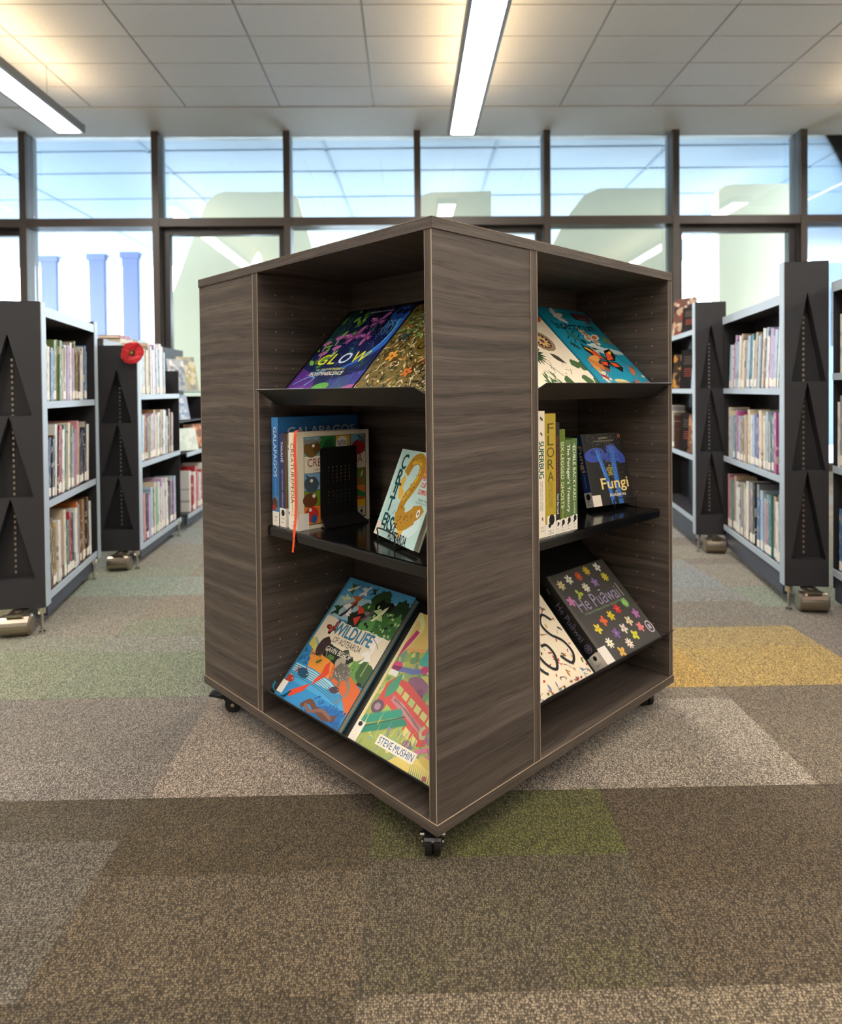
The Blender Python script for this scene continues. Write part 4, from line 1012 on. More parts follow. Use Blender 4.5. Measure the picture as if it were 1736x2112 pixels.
creature = book(stand_left(.5985, .032), w, h, t, '#e9dcc2', 'cream animal book with an orange ribbon against the black bookend', A, Sp, B)
# its ribbon marker
pth = smooth_path([(.03, h + .002, t * .5), (-.004, h - .002, t * .84), (-.005, h * .6, t * .84), (-.006, .05, t * .86), (-.014, .002, t * .95), (-.019, -.03, t * 1.02), (-.0185, -.055, t * .9)], 7)
mb = MB(); ln = len(pth)
for i in range(ln - 1):
    wq = .0055 if i < ln * .72 else .0042
    a, b = pth[i], pth[i + 1]
    mb.ext([(a.x, a.y, a.z - wq), (b.x, b.y, b.z - wq), (b.x, b.y, b.z + wq), (a.x, a.y, a.z + wq)], (-.0006, 0, 0))
mb.build('ribbon_marker', flat_mat('orange_ribbon', '#f0521e', .5), creature)

# book-end
be = link('bookend', None); be.matrix_world = CAB @ Matrix.Translation((.10, .5485, ZS + .0006))
tag(be, 'black perforated steel bookend holding the cream animal book', 'bookend')
mb = MB(); pw, ph, pt = .128, .222, .0016
cols = [.024 + .0145 * i for i in range(7)]
def plate_cells(mb, xs, zs, hole):
    y0, y1 = -pt, 0
    for i in range(len(xs) - 1):
        for j in range(len(zs) - 1):
            xa, xb, za, zb = xs[i], xs[i + 1], zs[j], zs[j + 1]
            if hole(i, j):
                cx, cz = (xa + xb) / 2, (za + zb) / 2; r = min(xb - xa, zb - za) * .26
                oc = [(cx + r * math.cos(PI / 4 * q), cz + r * math.sin(PI / 4 * q)) for q in range(8)]
                sq = [(xb, cz), (xb, zb), (cx, zb), (xa, zb), (xa, cz), (xa, za), (cx, za), (xb, za)]
                for q in range(8):
                    q2 = (q + 1) % 8
                    for y in (y0, y1): mb.face([(oc[q][0], y, oc[q][1]), (sq[q][0], y, sq[q][1]), (sq[q2][0], y, sq[q2][1]), (oc[q2][0], y, oc[q2][1])])
                    mb.face([(oc[q][0], y0, oc[q][1]), (oc[q2][0], y0, oc[q2][1]), (oc[q2][0], y1, oc[q2][1]), (oc[q][0], y1, oc[q][1])])
            else:
                for y in (y0, y1): mb.face([(xa, y, za), (xb, y, za), (xb, y, zb), (xa, y, zb)])
xs = [0.008] + [.0205 + .0145 * i for i in range(7)] + [pw - .008]
zs = [.03, .062] + [.062 + .0098 * (i + 1) for i in range(11)] + [ph - .008]
plate_cells(mb, xs, zs, lambda i, j: 1 <= i <= 6 and 1 <= j <= 11 and j != 6 and not (j == 5))
mb.box(0, .008, -pt, 0, .03, ph - .008); mb.box(pw - .008, pw, -pt, 0, .03, ph - .008)
mb.ext([(0, 0, ph - .008), (pw, 0, ph - .008), (pw - .002, 0, ph - .003), (pw - .008, 0, ph), (.008, 0, ph), (.002, 0, ph - .003)], (0, -pt, 0))
mb.build('upright_plate', M['black_satin'], be)
mb = MB(); mb.ext([(-.0, 0, .03), (pw, 0, .03), (pw + .018, -.03, .0025), (-.006, -.03, .0025)], (0, -.0016, .0)); mb.build('flared_foot', M['black_satin'], be)
MB().ext([(-.006, -.03, 0), (pw + .018, -.03, 0), (pw, .0, 0), (0, .0, 0)], (0, 0, .002)).build('base_plate', M['black_satin'], be)

# ---- books on wire easels
def easel(mat, w, lip_h, lean, label, bt=.02):
    """x across, y towards the back, z up"""
    t = link('wire_book_easel', None); t.matrix_world = mat
    r = .0019; c = w / 2; d = bt + .009
    mb = MB(); mb.tube(smooth_path([(-c, .0, .003), (-c, -d, .003), (-c, -d - .002, lip_h * .6), (-c + .006, -d - .003, lip_h), (c - .006, -d - .003, lip_h), (c, -d - .002, lip_h * .6), (c, -d, .003), (c, 0, .003)], 6), r, 8); mb.build('front_lip', M['black_satin'], t)
    mb = MB()
    s_, c_ = math.sin(lean), math.cos(lean)
    for q in (-1, 1): mb.tube([(q * c, 0, .003), (q * c * .8, .13 * s_, .13 * c_)], r, 8)
    mb.tube([(-c * .8, .13 * s_, .13 * c_), (c * .8, .13 * s_, .13 * c_)], r, 8); mb.build('back_rest', M['black_satin'], t)
    mb = MB(); mb.tube([(-c * .6, .1 * s_, .1 * c_), (-c * .5, .11, .003), (c * .5, .11, .003), (c * .6, .1 * s_, .1 * c_)], r, 8); mb.build('rear_leg', M['black_satin'], t)
    tag(t, label, 'book easel', 'wire book easels')
def easel_book(corner, e, lean, w, h, t, args, ew, eoff, elabel, lip=.034):
    """corner = bottom-left of the front cover in bookcase space, e = direction of the bottom edge"""
    e = Vector((e[0], e[1], 0)).normalized(); back = Vector((-e.y, e.x, 0))
    if back.dot(Vector((1, 1, 0))) < 0: back = -back
    up = back * math.sin(lean) + Vector((0, 0, 1)) * math.cos(lean)
    nz_ = e.cross(up)
    o = Vector(corner) - nz_ * t
    b = book(frame_matrix(e, up, nz_, o), w, h, t, *args)
    mid = Vector(corner) + e * (w * eoff) + back * (.03 if False else 0.0) - nz_ * t
    mid.z = ZS + .0006
    mid += back * (.004)
    me_ = frame_matrix(e, back, (0, 0, 1), mid) @ Matrix.Translation((0, 0, 0))
    # right-handed check: e x back = up
    easel(me_, ew, lip, lean, elabel, t)
    return b
w, h, t = .229, .230, .017
A = Art(w, h); g = R_(13); A.rect(0, 0, 1, 1, '#bfe0dc'); A.rect(0, 0, .06, 1, '#cdeae4')
A.ell(.75, .2, .22, .12, '#d2ecec', .4); A.ell(.3, .3, .2, .1, '#b4d8d6', .4)
EB = '#b98a24'; ED = '#5a3d12'; EF = '#e8b84a'
A.leaf(.3, .72, .22, .09, -1.75, EF); A.leaf(.7, .72, .2, .1, 1.3, EF); A.leaf(.36, .44, .16, .1, 2.0, EF); A.leaf(.58, .2, .16, .1, -1.4, EF)
A.line([(.3, .73), (.37, .87), (.5, .92), (.61, .86), (.62, .72), (.54, .58), (.45, .45), (.44, .32), (.52, .24)], .13, EB)
A.line([(.44, .34), (.5, .24), (.62, .24), (.78, .33)], .2, EB); A.poly([(.7, .42), (.86, .45), (.95, .4), (.9, .32), (.72, .2), (.6, .2)], EB)
A.line([(.36, .85), (.5, .89), (.58, .84), (.58, .72), (.5, .57), (.42, .44)], .045, '#dcb03a')
for i in range(70):
    q = g.choice([(.4, .86), (.52, .91), (.61, .8), (.6, .7), (.54, .6), (.48, .48), (.45, .36), (.5, .26), (.6, .25), (.7, .3)]); A.leaf(q[0] + g.uniform(-.05, .05), q[1] + g.uniform(-.04, .04), .035, .008, g.uniform(0, 6), ED)
A.ell(.85, .36, .035, .045, '#f0ece0'); A.ell(.85, .36, .012, .018, '#1a1410'); A.line([(.34, .32), (.28, .26)], .006, '#5a6a6a'); A.rect(.02, .0, .12, .15, '#f0dccb')
for i, (s_, ww) in enumerate((('SECRET', .2), ('BUT MIGHTY', .3), ('MEMBERS OF', .3), ('OUR WILD', .26), ('COMMUNITY', .32))): A.text(s_, .84 - (.3 - ww) * .3 * 0 + .0, .88 - .075 * i, min(ww, .28), .055, '#d83a2c', bold=.03)
A.text('Nicola Toki', .86, .46, .2, .03, '#3a4a4a') if False else A.text('Nicola Toki', .86, .50, .2, .028, '#3a4a4a'); A.text('Illustrated by Lily Duval', .85, .465, .26, .022, '#4a5a5a')
A.text('OF', .43, .145, .1, .09, '#14181c', bold=.03); A.text('AOTEAROA', .58, .05, .44, .1, '#14181c', bold=.03)
B = Art(w, h); G = '#0e4a4c'
for s_, x, y, ww, hh in (('C', .17, .86, .12, .17), ('R', .17, .68, .12, .17), ('I', .15, .545, .03, .1), ('T', .2, .535, .13, .15), ('T', .17, .37, .13, .16), ('E', .16, .19, .09, .14), ('R', .255, .165, .09, .16), ('S', .345, .155, .08, .17)):
    B.text(s_, x, y, ww, hh, G, bold=.04)
easel_book((.125, .350, ZS + .012), (-.283, -.959), math.radians(22), w, h, t, ('#cfe6e0', 'pale blue book with a golden fish, on a wire easel', A, None, B), .10, .42, 'black wire easel holding the pale blue fish book')
w, h, t = .184, .226, .030
A = Art(w, h); g = R_(14); A.rect(0, 0, 1, 1, '#1c1a18'); A.rect(0, 0, .04, 1, '#2a2623')
A.ell(.25, .70, .25, .12, '#3b55b4', .12, 24); A.ell(.30, .745, .15, .06, '#2b3f8e', .12, 18)
for i in range(9): A.line([(.33, .73), (.18 + .035 * i, .80 - .004 * abs(i - 3))], .006, '#5a78d8', smooth=False)
A.ell(.76, .69, .25, .11, '#3a52b0', -.55, 24); A.ell(.60, .66, .17, .085, '#31489e', .1, 20); A.ell(.70, .77, .12, .08, '#4660c0', -.2, 18)
A.line([(.32, .78), (.37, .6), (.43, .4), (.47, .2), (.5, 0)], .09, '#2f6fc4', smooth=True); A.line([(.68, .8), (.68, .6), (.67, .3), (.68, 0)], .11, '#2f6fc4')
A.line([(.3, .76), (.35, .58), (.41, .4)], .02, '#5a9ae8')
for i in range(320):
    x = g.gauss(.6, .12) if g.random() < .7 else g.uniform(.3, .98); y = g.uniform(.3, .95)
    A.ell(x, y, .004, .004, g.choice(['#d8d4cc', '#a8b4d8', '#8a8a8a', '#e8e4da']), n=5)
for i in range(120): A.ell(g.uniform(.1, .9), g.uniform(.84, 1), .004, .005, '#8a8680', n=5)
A.ell(.92, .95, .035, .035, '#d8764a', n=12); A.ell(.92, .95, .014, .024, '#2a1a14', n=8)
A.text('Liv Sisson', .52, .935, .22, .03, '#e0cf86'); A.text('Photographs by Paula Vigus', .52, .89, .48, .024, '#cfc6a8')
for i, s_ in enumerate(('A', 'curious', 'forager’s', 'field', 'guide')): A.text(s_, .54, .54 - .032 * i, (.03, .14, .16, .09, .11)[i], .034, '#e6d24a', bold=.02)
A.rect(0, 0, .2, .15, '#e8dccb')
B = Art(w, h); B.text('Fungi', .6, .27, .66, .24, '#f4d98a', bold=.018); B.text('of', .6, .175, .06, .04, '#f0dca8', bold=.01); B.text('Aotearoa', .62, .135, .4, .06, '#f0e4c0', bold=.02)
Sp = spine(h, t, '#1d3a72'); Sp.text('Fungi', .34, .5, .36, .085, '#d8b060', bold=.03); Sp.text('of Aotearoa', .64, .5, .2, .035, '#8fa0c0'); Sp.text('Liv Sisson', .08, .5, .1, .03, '#6a7fb0'); Sp.rect(.8, 0, 1, 1, '#cfc8c0'); Sp.ell(.86, .5, .045, .04, '#151515'); Sp.text('589.2', .925, .5, .09, .02, '#333333', rot=PI / 2); Sp.text('SIS', .965, .5, .07, .02, '#333333', rot=PI / 2)
easel_book((.815, .130, ZS + .0165), (.98, -.19), math.radians(14), w, h, t, ('#1b2f5e', 'black book with two blue mushrooms, on a wire easel', A, Sp, B), .10, .72, 'black wire easel holding the black mushroom book')

# ---- middle right: standing books
def R_book(b0, t, h, w, col, label, fn, a=.030):
    Sp = spine(h, t, col); fn(Sp)
    book(stand_right(b0, a), w, h, t - .0006, col, label, None, Sp, hard=t > .02)
def lab(S, x0=.86, icon=True, ix=None, txt=('581.9', 'LEH')):
    k = S.h / S.w
    S.rect(x0, 0, 1, 1, '#ece4d6')
    if icon:
        cx = ix if ix else x0 + .03
        S.rect(cx - .035, .18, cx + .035, .95, '#f2ece2'); S.ell(cx, .6, k * .3, k * .26, '#141210'); S.ell(cx + k * .3, .4, k * .13, k * .13, '#141210', n=8)
    for i, s_ in enumerate(txt): S.text(s_, x0 + (1 - x0) * (.6 + .2 * i), .52, k * .45, min(k * .13, (1 - x0) * .13), '#3a342e', rot=PI / 2)
def f_(S):
    S.text('SUPERBUG', .385, .5, .29, .062, '#2c5a44', bold=.035); S.text('THE BIGGEST, FASTEST, DEADLIEST', .67, .62, .24, .013, '#3a3a34', bold=.01); S.text('CREEPY CRAWLIES ON THE PLANET', .67, .38, .24, .013, '#3a3a34', bold=.01)
    S.bug(.06, .5, .05, 1, '#3a2a2a'); S.bug(.18, .5, .04, .8, '#2a2a30'); S.bug(.85, .6, .035, .3, '#8a3a2a'); S.text('595.7', .92, .6, .05, .014, '#3a342e', rot=PI / 2); S.text('WOO', .945, .6, .05, .014, '#3a342e', rot=PI / 2)
R_book(.3985, .0295, .323, .25, '#efe4cd', 'cream book with dark green lettering, first standing beside the divider', f_)
def f_(S):
    for i, c in enumerate('FLORA'): S.text(c, .12 + .098 * i, .52, .085 if c != 'O' else .1, .082, '#5a4a14', rot=PI / 2)
    S.text('LEHNEBACH / REGNAULT', .67, .62, .22, .022, '#6a5a20'); S.text('RICE / TE PAPA / YATES', .66, .4, .21, .022, '#6a5a20'); lab(S, .9, True, .87)
R_book(.4285, .047, .315, .25, '#b39c33', 'mustard yellow book with stacked thin letters, middle right shelf', f_)
def f_(S):
    S.text('Kiore: The Animal Lands of Aotearoa', .37, .5, .5, .03, '#a03030', bold=.01); S.text('Ned Barraud', .73, .5, .18, .03, '#e0dcd4', bold=.02); lab(S, .88, True)
R_book(.476, .0165, .291, .22, '#2a2726', 'thin black book with red lettering beside the mustard book', f_)
def f_(S): S.text('SIX-LEGGED GHOSTS', .44, .5, .64, .05, '#dfe4c4', bold=.012); S.text('Lily Duval', .8, .5, .12, .028, '#cfd8a8'); lab(S, .87, True)
R_book(.493, .025, .272, .21, '#5f7424', 'olive green book between the thin black and grey-green books', f_)
def f_(S): S.text('The Forager’s Treasury', .42, .5, .74, .066, '#eef0e0', bold=.02); lab(S, .85, True)
R_book(.5185, .0275, .243, .20, '#5c7346', 'grey-green book with bold white lettering, middle right shelf', f_)
def f_(S): S.text('THE', .06, .5, .03, .02, '#e4ead0'); S.text('EDIBLE BACKYARD', .38, .5, .6, .055, '#e8ecd8', bold=.01); S.text('KATH IRVINE', .76, .5, .12, .03, '#dfe6c8', bold=.01); lab(S, .84, True)
R_book(.5465, .027, .245, .20, '#55733a', 'green book last in the standing row, next to the mushroom book', f_)

# ------------------------------------------------------------------ library shelving down both sides
ORD = ['first', 'second', 'third', 'fourth', 'fifth', 'sixth', 'seventh', 'eighth', 'ninth', 'tenth', 'eleventh', 'twelfth', 'thirteenth', 'fourteenth', 'fifteenth', 'sixteenth', 'seventeenth', 'eighteenth', 'nineteenth', 'twentieth', 'twenty-first', 'twenty-second', 'twenty-third', 'twenty-fourth', 'twenty-fifth', 'twenty-sixth', 'twenty-seventh', 'twenty-eighth']
COLS = {'white': '#dcdcd8', 'cream': '#d8cbb0', 'beige': '#b8a488', 'tan': '#9a7850', 'brown': '#5a4032', 'dark': '#26262a', 'navy': '#26305a', 'blue': '#4a6fa0', 'pale blue': '#a8c0d4', 'grey': '#8a8e92', 'teal': '#3f7a80', 'green': '#5f7a4a', 'olive': '#6f6a3a', 'mint': '#7fc0a0', 'red': '#a82a30', 'maroon': '#5a2028', 'pink': '#c88a94', 'lilac': '#b89cc4', 'purple': '#6a5a9a', 'ochre': '#b8923a', 'orange': '#b8682f', 'yellow': '#e0b83a', 'turquoise': '#2f8fb0', 'magenta': '#a84a80'}
_bm = {}
def unit_book_meshes():
    mb = MB(); mb.box(0, 1, 0, .055, 0, 1); mb.box(0, 1, .945, 1, 0, 1); mb.box(0, .02, .055, .945, 0, 1)
    o = mb.build('book', M['shelfbook']); _bm['c'] = o.data; bpy.data.objects.remove(o)
    o = MB().box(.02, .975, .055, .945, .012, .985).build('page_block', M['pages']); _bm['p'] = o.data; bpy.data.objects.remove(o)
    o = MB().box(-.003, .0, .02, .98, .03, .17).build('spine_label', M['label']); _bm['l'] = o.data; bpy.data.objects.remove(o)
unit_book_meshes()
def shelf_book(mat, w, t, h, colname, label, group, lab_=True):
    o = link('book', _bm['c']); o.matrix_world = mat @ Matrix.Diagonal((w, t, h, 1)); o.color = lin(COLS[colname]) + (1,)
    link('page_block', _bm['p'], o)
    if lab_: link('spine_label', _bm['l'], o)
    tag(o, label, 'book', group)
    return o

def end_panel(parent, sx, y, dep, H, z0, facing, rows=3):
    """folded steel end panel with stacked A-shaped recesses; facing -1 = towards the camera"""
    f = facing; xs = lambda x: sx * x
    th = .055
    mb = MB()
    mb.box(min(xs(0), xs(dep)), max(xs(0), xs(dep)), min(y, y + f * .004), max(y, y + f * .004), z0, H)
    o = mb.build('end_panel', M['shelf_inner'], parent)
    yf = y + f * th
    zs = [z0 + .12 + (H - .14 - z0 - .12) * i / rows for i in range(rows + 1)]
    mb = MB(); xm = dep * .52; xa, xb = dep * .16, dep * .93
    def sheet(pts): mb.ext([(xs(px), yf, pz) for px, pz in pts], (0, -f * .003, 0))
    sheet([(0, z0), (dep, z0), (dep, zs[0]), (0, zs[0])]); sheet([(0, zs[-1]), (dep, zs[-1]), (dep, H), (0, H)])
    for i in range(rows):
        za, zb = zs[i], zs[i + 1]
        sheet([(0, za), (xa, za), (xm, zb), (0, zb)]); sheet([(xb, za), (dep, za), (dep, zb), (xm, zb)])
        # folded cheeks running from the front sheet back into the recess
        for xe in (xa, xb):
            mb.ext([(xs(xe), yf, za), (xs(xm), yf, zb), (xs(xm), y + f * .005, zb), (xs(xe), y + f * .005, za)], (xs(.002 if xe == xb else -.002), 0, 0))
        mb.ext([(xs(xa), yf, za), (xs(xb), yf, za), (xs(xb), y + f * .005, za), (xs(xa), y + f * .005, za)], (0, 0, .002))
    mb.box(min(xs(dep - .003), xs(dep)), max(xs(dep - .003), xs(dep)), min(y, yf), max(y, yf), z0, H)
    mb.box(min(xs(0), xs(dep)), max(xs(0), xs(dep)), min(y, yf), max(y, yf), H - .003, H)
    mb.build('folded_face', M['shelf_black'], o)
    MB().box(min(xs(0), xs(-.004)), max(xs(0), xs(-.004)), min(y, yf), max(y, yf), z0, H).build('painted_lit_edge', M['shelf_edge'], o)  # aisle side of the panel, window light painted on as pale colour
    mb = MB()
    n = 0
    z = zs[0] + .02
    while z < zs[-1] - .1:
        mb.box(xs(xm) - .004, xs(xm) + .004, min(y + f * .0045, y + f * .008), max(y + f * .0045, y + f * .008), z, z + .012); z += .024
    s_ = mb.build('upright_slots', M['nickel'], o); s_['kind'] = 'stuff'
    return o

def big_castor(parent, x, y, sx):
    c = link('castor', None, parent); c.location = (x, y, 0)
    mb = MB(); mb.cyl((-.055, 0, .045), (.055, 0, .045), .044, n=20); mb.cyl((-.062, 0, .045), (-.055, 0, .045), .034, .044, n=20); mb.cyl((.055, 0, .045), (.062, 0, .045), .044, .034, n=20); mb.build('wheel_cover', M['nickel'], c, smooth=False)
    mb = MB(); mb.box(-.03, .03, -.03, .06, .085, .096); mb.cyl((0, .02, .09), (0, .02, .100), .012, n=10); mb.build('mounting_plate', M['nickel'], c)
    mb = MB(); mb.cyl((-sx * .095, .01, 0.001), (-sx * .095, .01, .008), .014, n=10); mb.cyl((-sx * .095, .01, .008), (-sx * .095, .01, .085), .006, n=8); mb.cyl((-sx * .095, .01, .085), (-sx * .095, .01, .11), .016, n=10); mb.build('levelling_foot', M['chrome'], c)

def shelving(sx, x, y, theta, L, H, dep, zsh, ztop, label, rows=3, far_panel=True, castors=True, near_panel=True, far_castor=True):
    t = link('library_shelving', None)
    U = Matrix.Translation((x, y, 0)) @ Matrix.Rotation(-sx * theta, 4, 'Z'); t.matrix_world = U
    def bx(mb, x0, x1, y0, y1, z0, z1): return mb.box(min(sx * x0, sx * x1), max(sx * x0, sx * x1), y0, y1, z0, z1)
    if near_panel: end_panel(t, sx, 0, dep, H, .10, -1, rows)
    if far_panel: end_panel(t, sx, L, dep, H, .10, 1, rows)
    bx(MB(), dep - .01, dep, 0, L, .10, min(H, (ztop or H) + .02)).build('back_panel', M['shelf_inner'], t)
    bx(MB(), .012, .03, .004, L - .004, .045, .155 if zsh[0] > .15 else .10).build('plinth', M['shelf_base'], t)
    for z in zsh:
        o = bx(MB(), .008, dep - .012, .003, L - .003, z - .012, z).build('shelf', M['shelf_black'], t)
        bx(MB(), .002, .008, .003, L - .003, z - .028, z + .003).build('shelf_lip', M['shelf_edge'], o)
    if ztop:
        o = bx(MB(), .004, dep - .012, .003, L - .003, ztop - .03, ztop).build('top_panel', M['shelf_black'], t)
        bx(MB(), -.002, .004, .003, L - .003, ztop - .04, ztop + .004).build('shelf_lip', M['shelf_edge'], o)
    if not far_panel: bx(MB(), .006, dep - .01, L - .006, L, .10, ztop or H - .12).build('plain_end_panel', M['shelf_inner'], t)
    if castors:
        big_castor(t, sx * .10, -.10 if near_panel else .1, sx); (big_castor(t, sx * .10, L - .08, sx) if far_castor else None)
    tag(t, label, 'shelving', 'steel library shelving units')
    return U

def fill(U, sx, dep, z, y0, y1, pal, hr, tr_, seed, where, group, lean=0.0, limit=26):
    g = R_(seed); y = y0; i = 0
    while i < limit:
        t = g.uniform(*tr_); h = g.uniform(*hr); w = g.uniform(.62, .78) * (dep - .02); c = pal[i % len(pal)] if isinstance(pal, list) else g.choice(list(pal))
        a = lean
        foot = t / math.cos(a) if a else t
        if y + foot + abs(math.sin(a)) * h > y1: break
        sb = .014 + g.uniform(0, .012)
        if sx > 0: Mx = U @ Matrix.Translation((sb, y, z + .001 + (t * math.sin(abs(a)) if a > 0 else 0))) @ Matrix.Rotation(-a, 4, 'X')
        else: Mx = U @ Matrix.Translation((-sb, y + t, z + .001 + (t * math.sin(abs(a)) if a > 0 else 0))) @ Matrix.Rotation(PI, 4, 'Z') @ Matrix.Rotation(a, 4, 'X')
        shelf_book(Mx, w, t, h, c, '%s book, %s from the near end, %s' % (c, ORD[i], where), group, g.random() < .75)
        y += foot + g.uniform(.0008, .003); i += 1
        if a == 0 and g.random() < .06: y += .015

TH = math.radians
# right side
U = shelving(1, 1.665, 3.13, TH(10), 1.0, 1.575, .185, [.17, .59, 1.0], 1.43, 'tall dark steel shelving on castors right of the bookcase', far_panel=False, far_castor=False)
fill(U, 1, .185, 1.0, .09, .97, ['white', 'pale blue', 'lilac', 'lilac', 'white', 'pale blue', 'tan', 'white', 'grey', 'pale blue', 'lilac', 'beige', 'tan', 'white', 'teal', 'pale blue', 'grey', 'cream', 'white', 'beige'], (.25, .31), (.018, .042), 21, 'upper shelf of tall right shelving', 'books on upper shelf of tall right shelving', lean=TH(-7))
fill(U, 1, .185, .59, .03, .97, ['tan', 'pale blue', 'magenta', 'lilac', 'teal', 'grey', 'pale blue', 'cream', 'white', 'cream', 'purple', 'purple', 'pale blue', 'white', 'cream', 'beige', 'grey', 'cream'], (.24, .30), (.022, .042), 22, 'middle shelf of tall right shelving', 'books on middle shelf of tall right shelving')
fill(U, 1, .185, .17, .03, .97, ['grey', 'white', 'white', 'beige', 'teal', 'grey', 'pink', 'pale blue', 'pale blue', 'blue', 'grey', 'dark', 'grey', 'red', 'white', 'white', 'cream', 'grey'], (.25, .33), (.022, .045), 23, 'bottom shelf of tall right shelving', 'books on bottom shelf of tall right shelving')
U = shelving(1, 1.70, 4.22, TH(8), 1.05, 1.535, .18, [.19, .58, 1.0, 1.37], None, 'dark steel shelving behind the tall right shelving')
fill(U, 1, .18, .58, .62, 1.0, ['brown', 'beige', 'white', 'yellow', 'orange'], (.24, .3), (.03, .05), 31, 'lower shelf of rear right shelving', 'books on lower shelf of rear right shelving')
fill(U, 1, .18, 1.0, .09, .2, ['white', 'pale blue'], (.24, .28), (.02, .03), 32, 'middle shelf of rear right shelving', 'books on middle shelf of rear right shelving', lean=TH(-14))
# face-out books on the rear right shelving
def face_out(Mx, w, h, t, base, label, seed, cat='book'):
    g = R_(seed); A = Art(w, h)
    A.rect(0, 0, 1, 1, base[0])
    for i in range(28): A.blob(g.random(), g.random(), g.uniform(.06, .18), g.choice(base[1:]), .3, n=10, rng=g)
    if base[0] == '#1a1616':
        for i in range(4): A.line([(.15, .82 - .06 * i), (.85, .82 - .06 * i)], .02, '#7a6a60', smooth=False)
        for i in range(4): A.line([(.2, .5 - .06 * i), (.8, .5 - .06 * i)], .025, '#a04a38', smooth=False)
    book(Mx, w, h, t, base[0], label, A)
def FO(U, sx, x, y, z, lean, yawd=0):
    """face-out matrix in a shelving unit: cover faces the aisle"""
    e = Vector((0, -sx, 0)) if sx > 0 else Vector((0, 1, 0))
    e = Matrix.Rotation(TH(yawd), 3, 'Z') @ e
    out = Vector((e.y, -e.x, 0))  # direction the cover looks
    up = Vector((0, 0, 1)) * math.cos(lean) - out * math.sin(lean)
    n = e.cross(up)
    return U @ Matrix(((e.x, up.x, n.x, sx * x), (e.y, up.y, n.y, y), (e.z, up.z, n.z, z), (0, 0, 0, 1)))
DK = ('#1a1616', '#1a1616', '#241c1a', '#151212'); RM = ('#6a4a40', '#8a3a2c', '#b89a80', '#3a2a26', '#c8b8a8')
face_out(FO(U, 1, .025, .62, 1.374, TH(5), 30), .2, .26, .02, RM, 'mottled red-brown cover displayed on top of the rear right shelving', 41)
face_out(FO(U, 1, .025, .40, 1.004, TH(5), 30), .17, .26, .02, DK, 'black cover with red lines on the middle shelf of rear right shelving', 42)
face_out(FO(U, 1, .025, .62, 1.004, TH(5), 30), .18, .24, .02, ('#3a2c22', '#8a6a4a', '#2a201a', '#b8823a'), 'brown illustrated cover on the middle shelf of rear right shelving', 43)
face_out(FO(U, 1, .025, .42, .584, TH(5), 30), .17, .25, .02, ('#1a1616', '#1a1616', '#1f1a18'), 'black cover with red lines on the lower shelf of rear right shelving', 44)
face_out(FO(U, 1, .025, .20, .584, TH(5), 30), .15, .25, .02, ('#7a5a48', '#b88a68', '#4a342a', '#c87a3a'), 'tan illustrated cover at the near end of the rear right lower shelf', 45)
face_out(FO(U, 1, .025, .34, 1.374, TH(5), 30), .16, .17, .02, DK, 'black cover at the near end on top of the rear right shelving', 46)
U = shelving(1, 1.675, 2.07, TH(10), .98, 1.575, .22, [.185, .65, 1.065], 1.47, 'dark steel shelving at the right edge of the photo', near_panel=False, far_panel=False, castors=False)
fill(U, 1, .22, 1.065, .42, .96, ['white', 'teal', 'turquoise', 'white', 'turquoise', 'turquoise', 'cream', 'navy', 'white', 'teal', 'cream'], (.26, .31), (.028, .05), 24, 'upper shelf of rightmost shelving', 'books on upper shelf of rightmost shelving')
fill(U, 1, .22, .65, .42, .96, ['white', 'beige', 'grey', 'white', 'dark', 'white', 'grey', 'brown', 'maroon', 'navy', 'olive', 'dark'], (.27, .32), (.022, .04), 25, 'middle shelf of rightmost shelving', 'books on middle shelf of rightmost shelving')
fill(U, 1, .22, .185, .42, .96, ['blue', 'navy', 'white', 'blue', 'blue', 'navy', 'red', 'red', 'cream', 'cream', 'yellow', 'cream'], (.25, .3), (.022, .05), 26, 'bottom shelf of rightmost shelving', 'books on bottom shelf of rightmost shelving')
# left side
U = shelving(-1, -1.625, 2.93, TH(12), .80, 1.405, .25, [.14, .54, .975], 1.385, 'low dark steel shelving at the left edge of the photo')
fill(U, -1, .25, .975, .06, .74, ['white', 'cream', 'blue', 'grey', 'green', 'olive', 'green', 'tan', 'olive', 'white', 'lilac', 'white', 'lilac', 'olive', 'olive', 'brown', 'grey'], (.21, .30), (.022, .036), 51, 'upper shelf of left shelving', 'books on upper shelf of left shelving', lean=TH(3))
fill(U, -1, .25, .54, .03, .76, ['dark', 'navy', 'dark', 'brown', 'white', 'maroon', 'red', 'white', 'grey', 'teal', 'cream', 'green', 'grey', 'lilac', 'grey', 'pink', 'lilac', 'beige'], (.26, .33), (.02, .036), 52, 'middle shelf of left shelving', 'books on middle shelf of left shelving', lean=TH(4))
fill(U, -1, .25, .14, .03, .76, ['white', 'brown', 'olive', 'ochre', 'white', 'pink', 'cream', 'teal', 'red', 'dark', 'pale blue', 'white', 'orange', 'grey', 'brown', 'tan', 'maroon', 'dark', 'brown'], (.25, .33), (.025, .042), 53, 'bottom shelf of left shelving', 'books on bottom shelf of left shelving')
U2 = shelving(-1, -1.640, 3.95, TH(5), .86, 1.285, .22, [.12, .60, 1.0], None, 'dark steel shelving with a red poppy on its end panel', far_panel=False)
fill(U2, -1, .22, 1.0, .03, .6, ['white', 'cream', 'pale blue', 'white', 'cream', 'beige', 'white', 'pale blue', 'white', 'lilac', 'white', 'teal', 'white'], (.25, .33), (.022, .038), 61, 'upper shelf of the poppy shelving', 'books on upper shelf of the poppy shelving')
fill(U2, -1, .22, .60, .065, .78, ['pale blue', 'white', 'orange', 'brown', 'olive', 'beige', 'lilac', 'tan', 'white', 'cream', 'teal', 'white', 'beige', 'white'], (.25, .30), (.02, .04), 62, 'middle shelf of the poppy shelving', 'books on middle shelf of the poppy shelving', lean=TH(3))
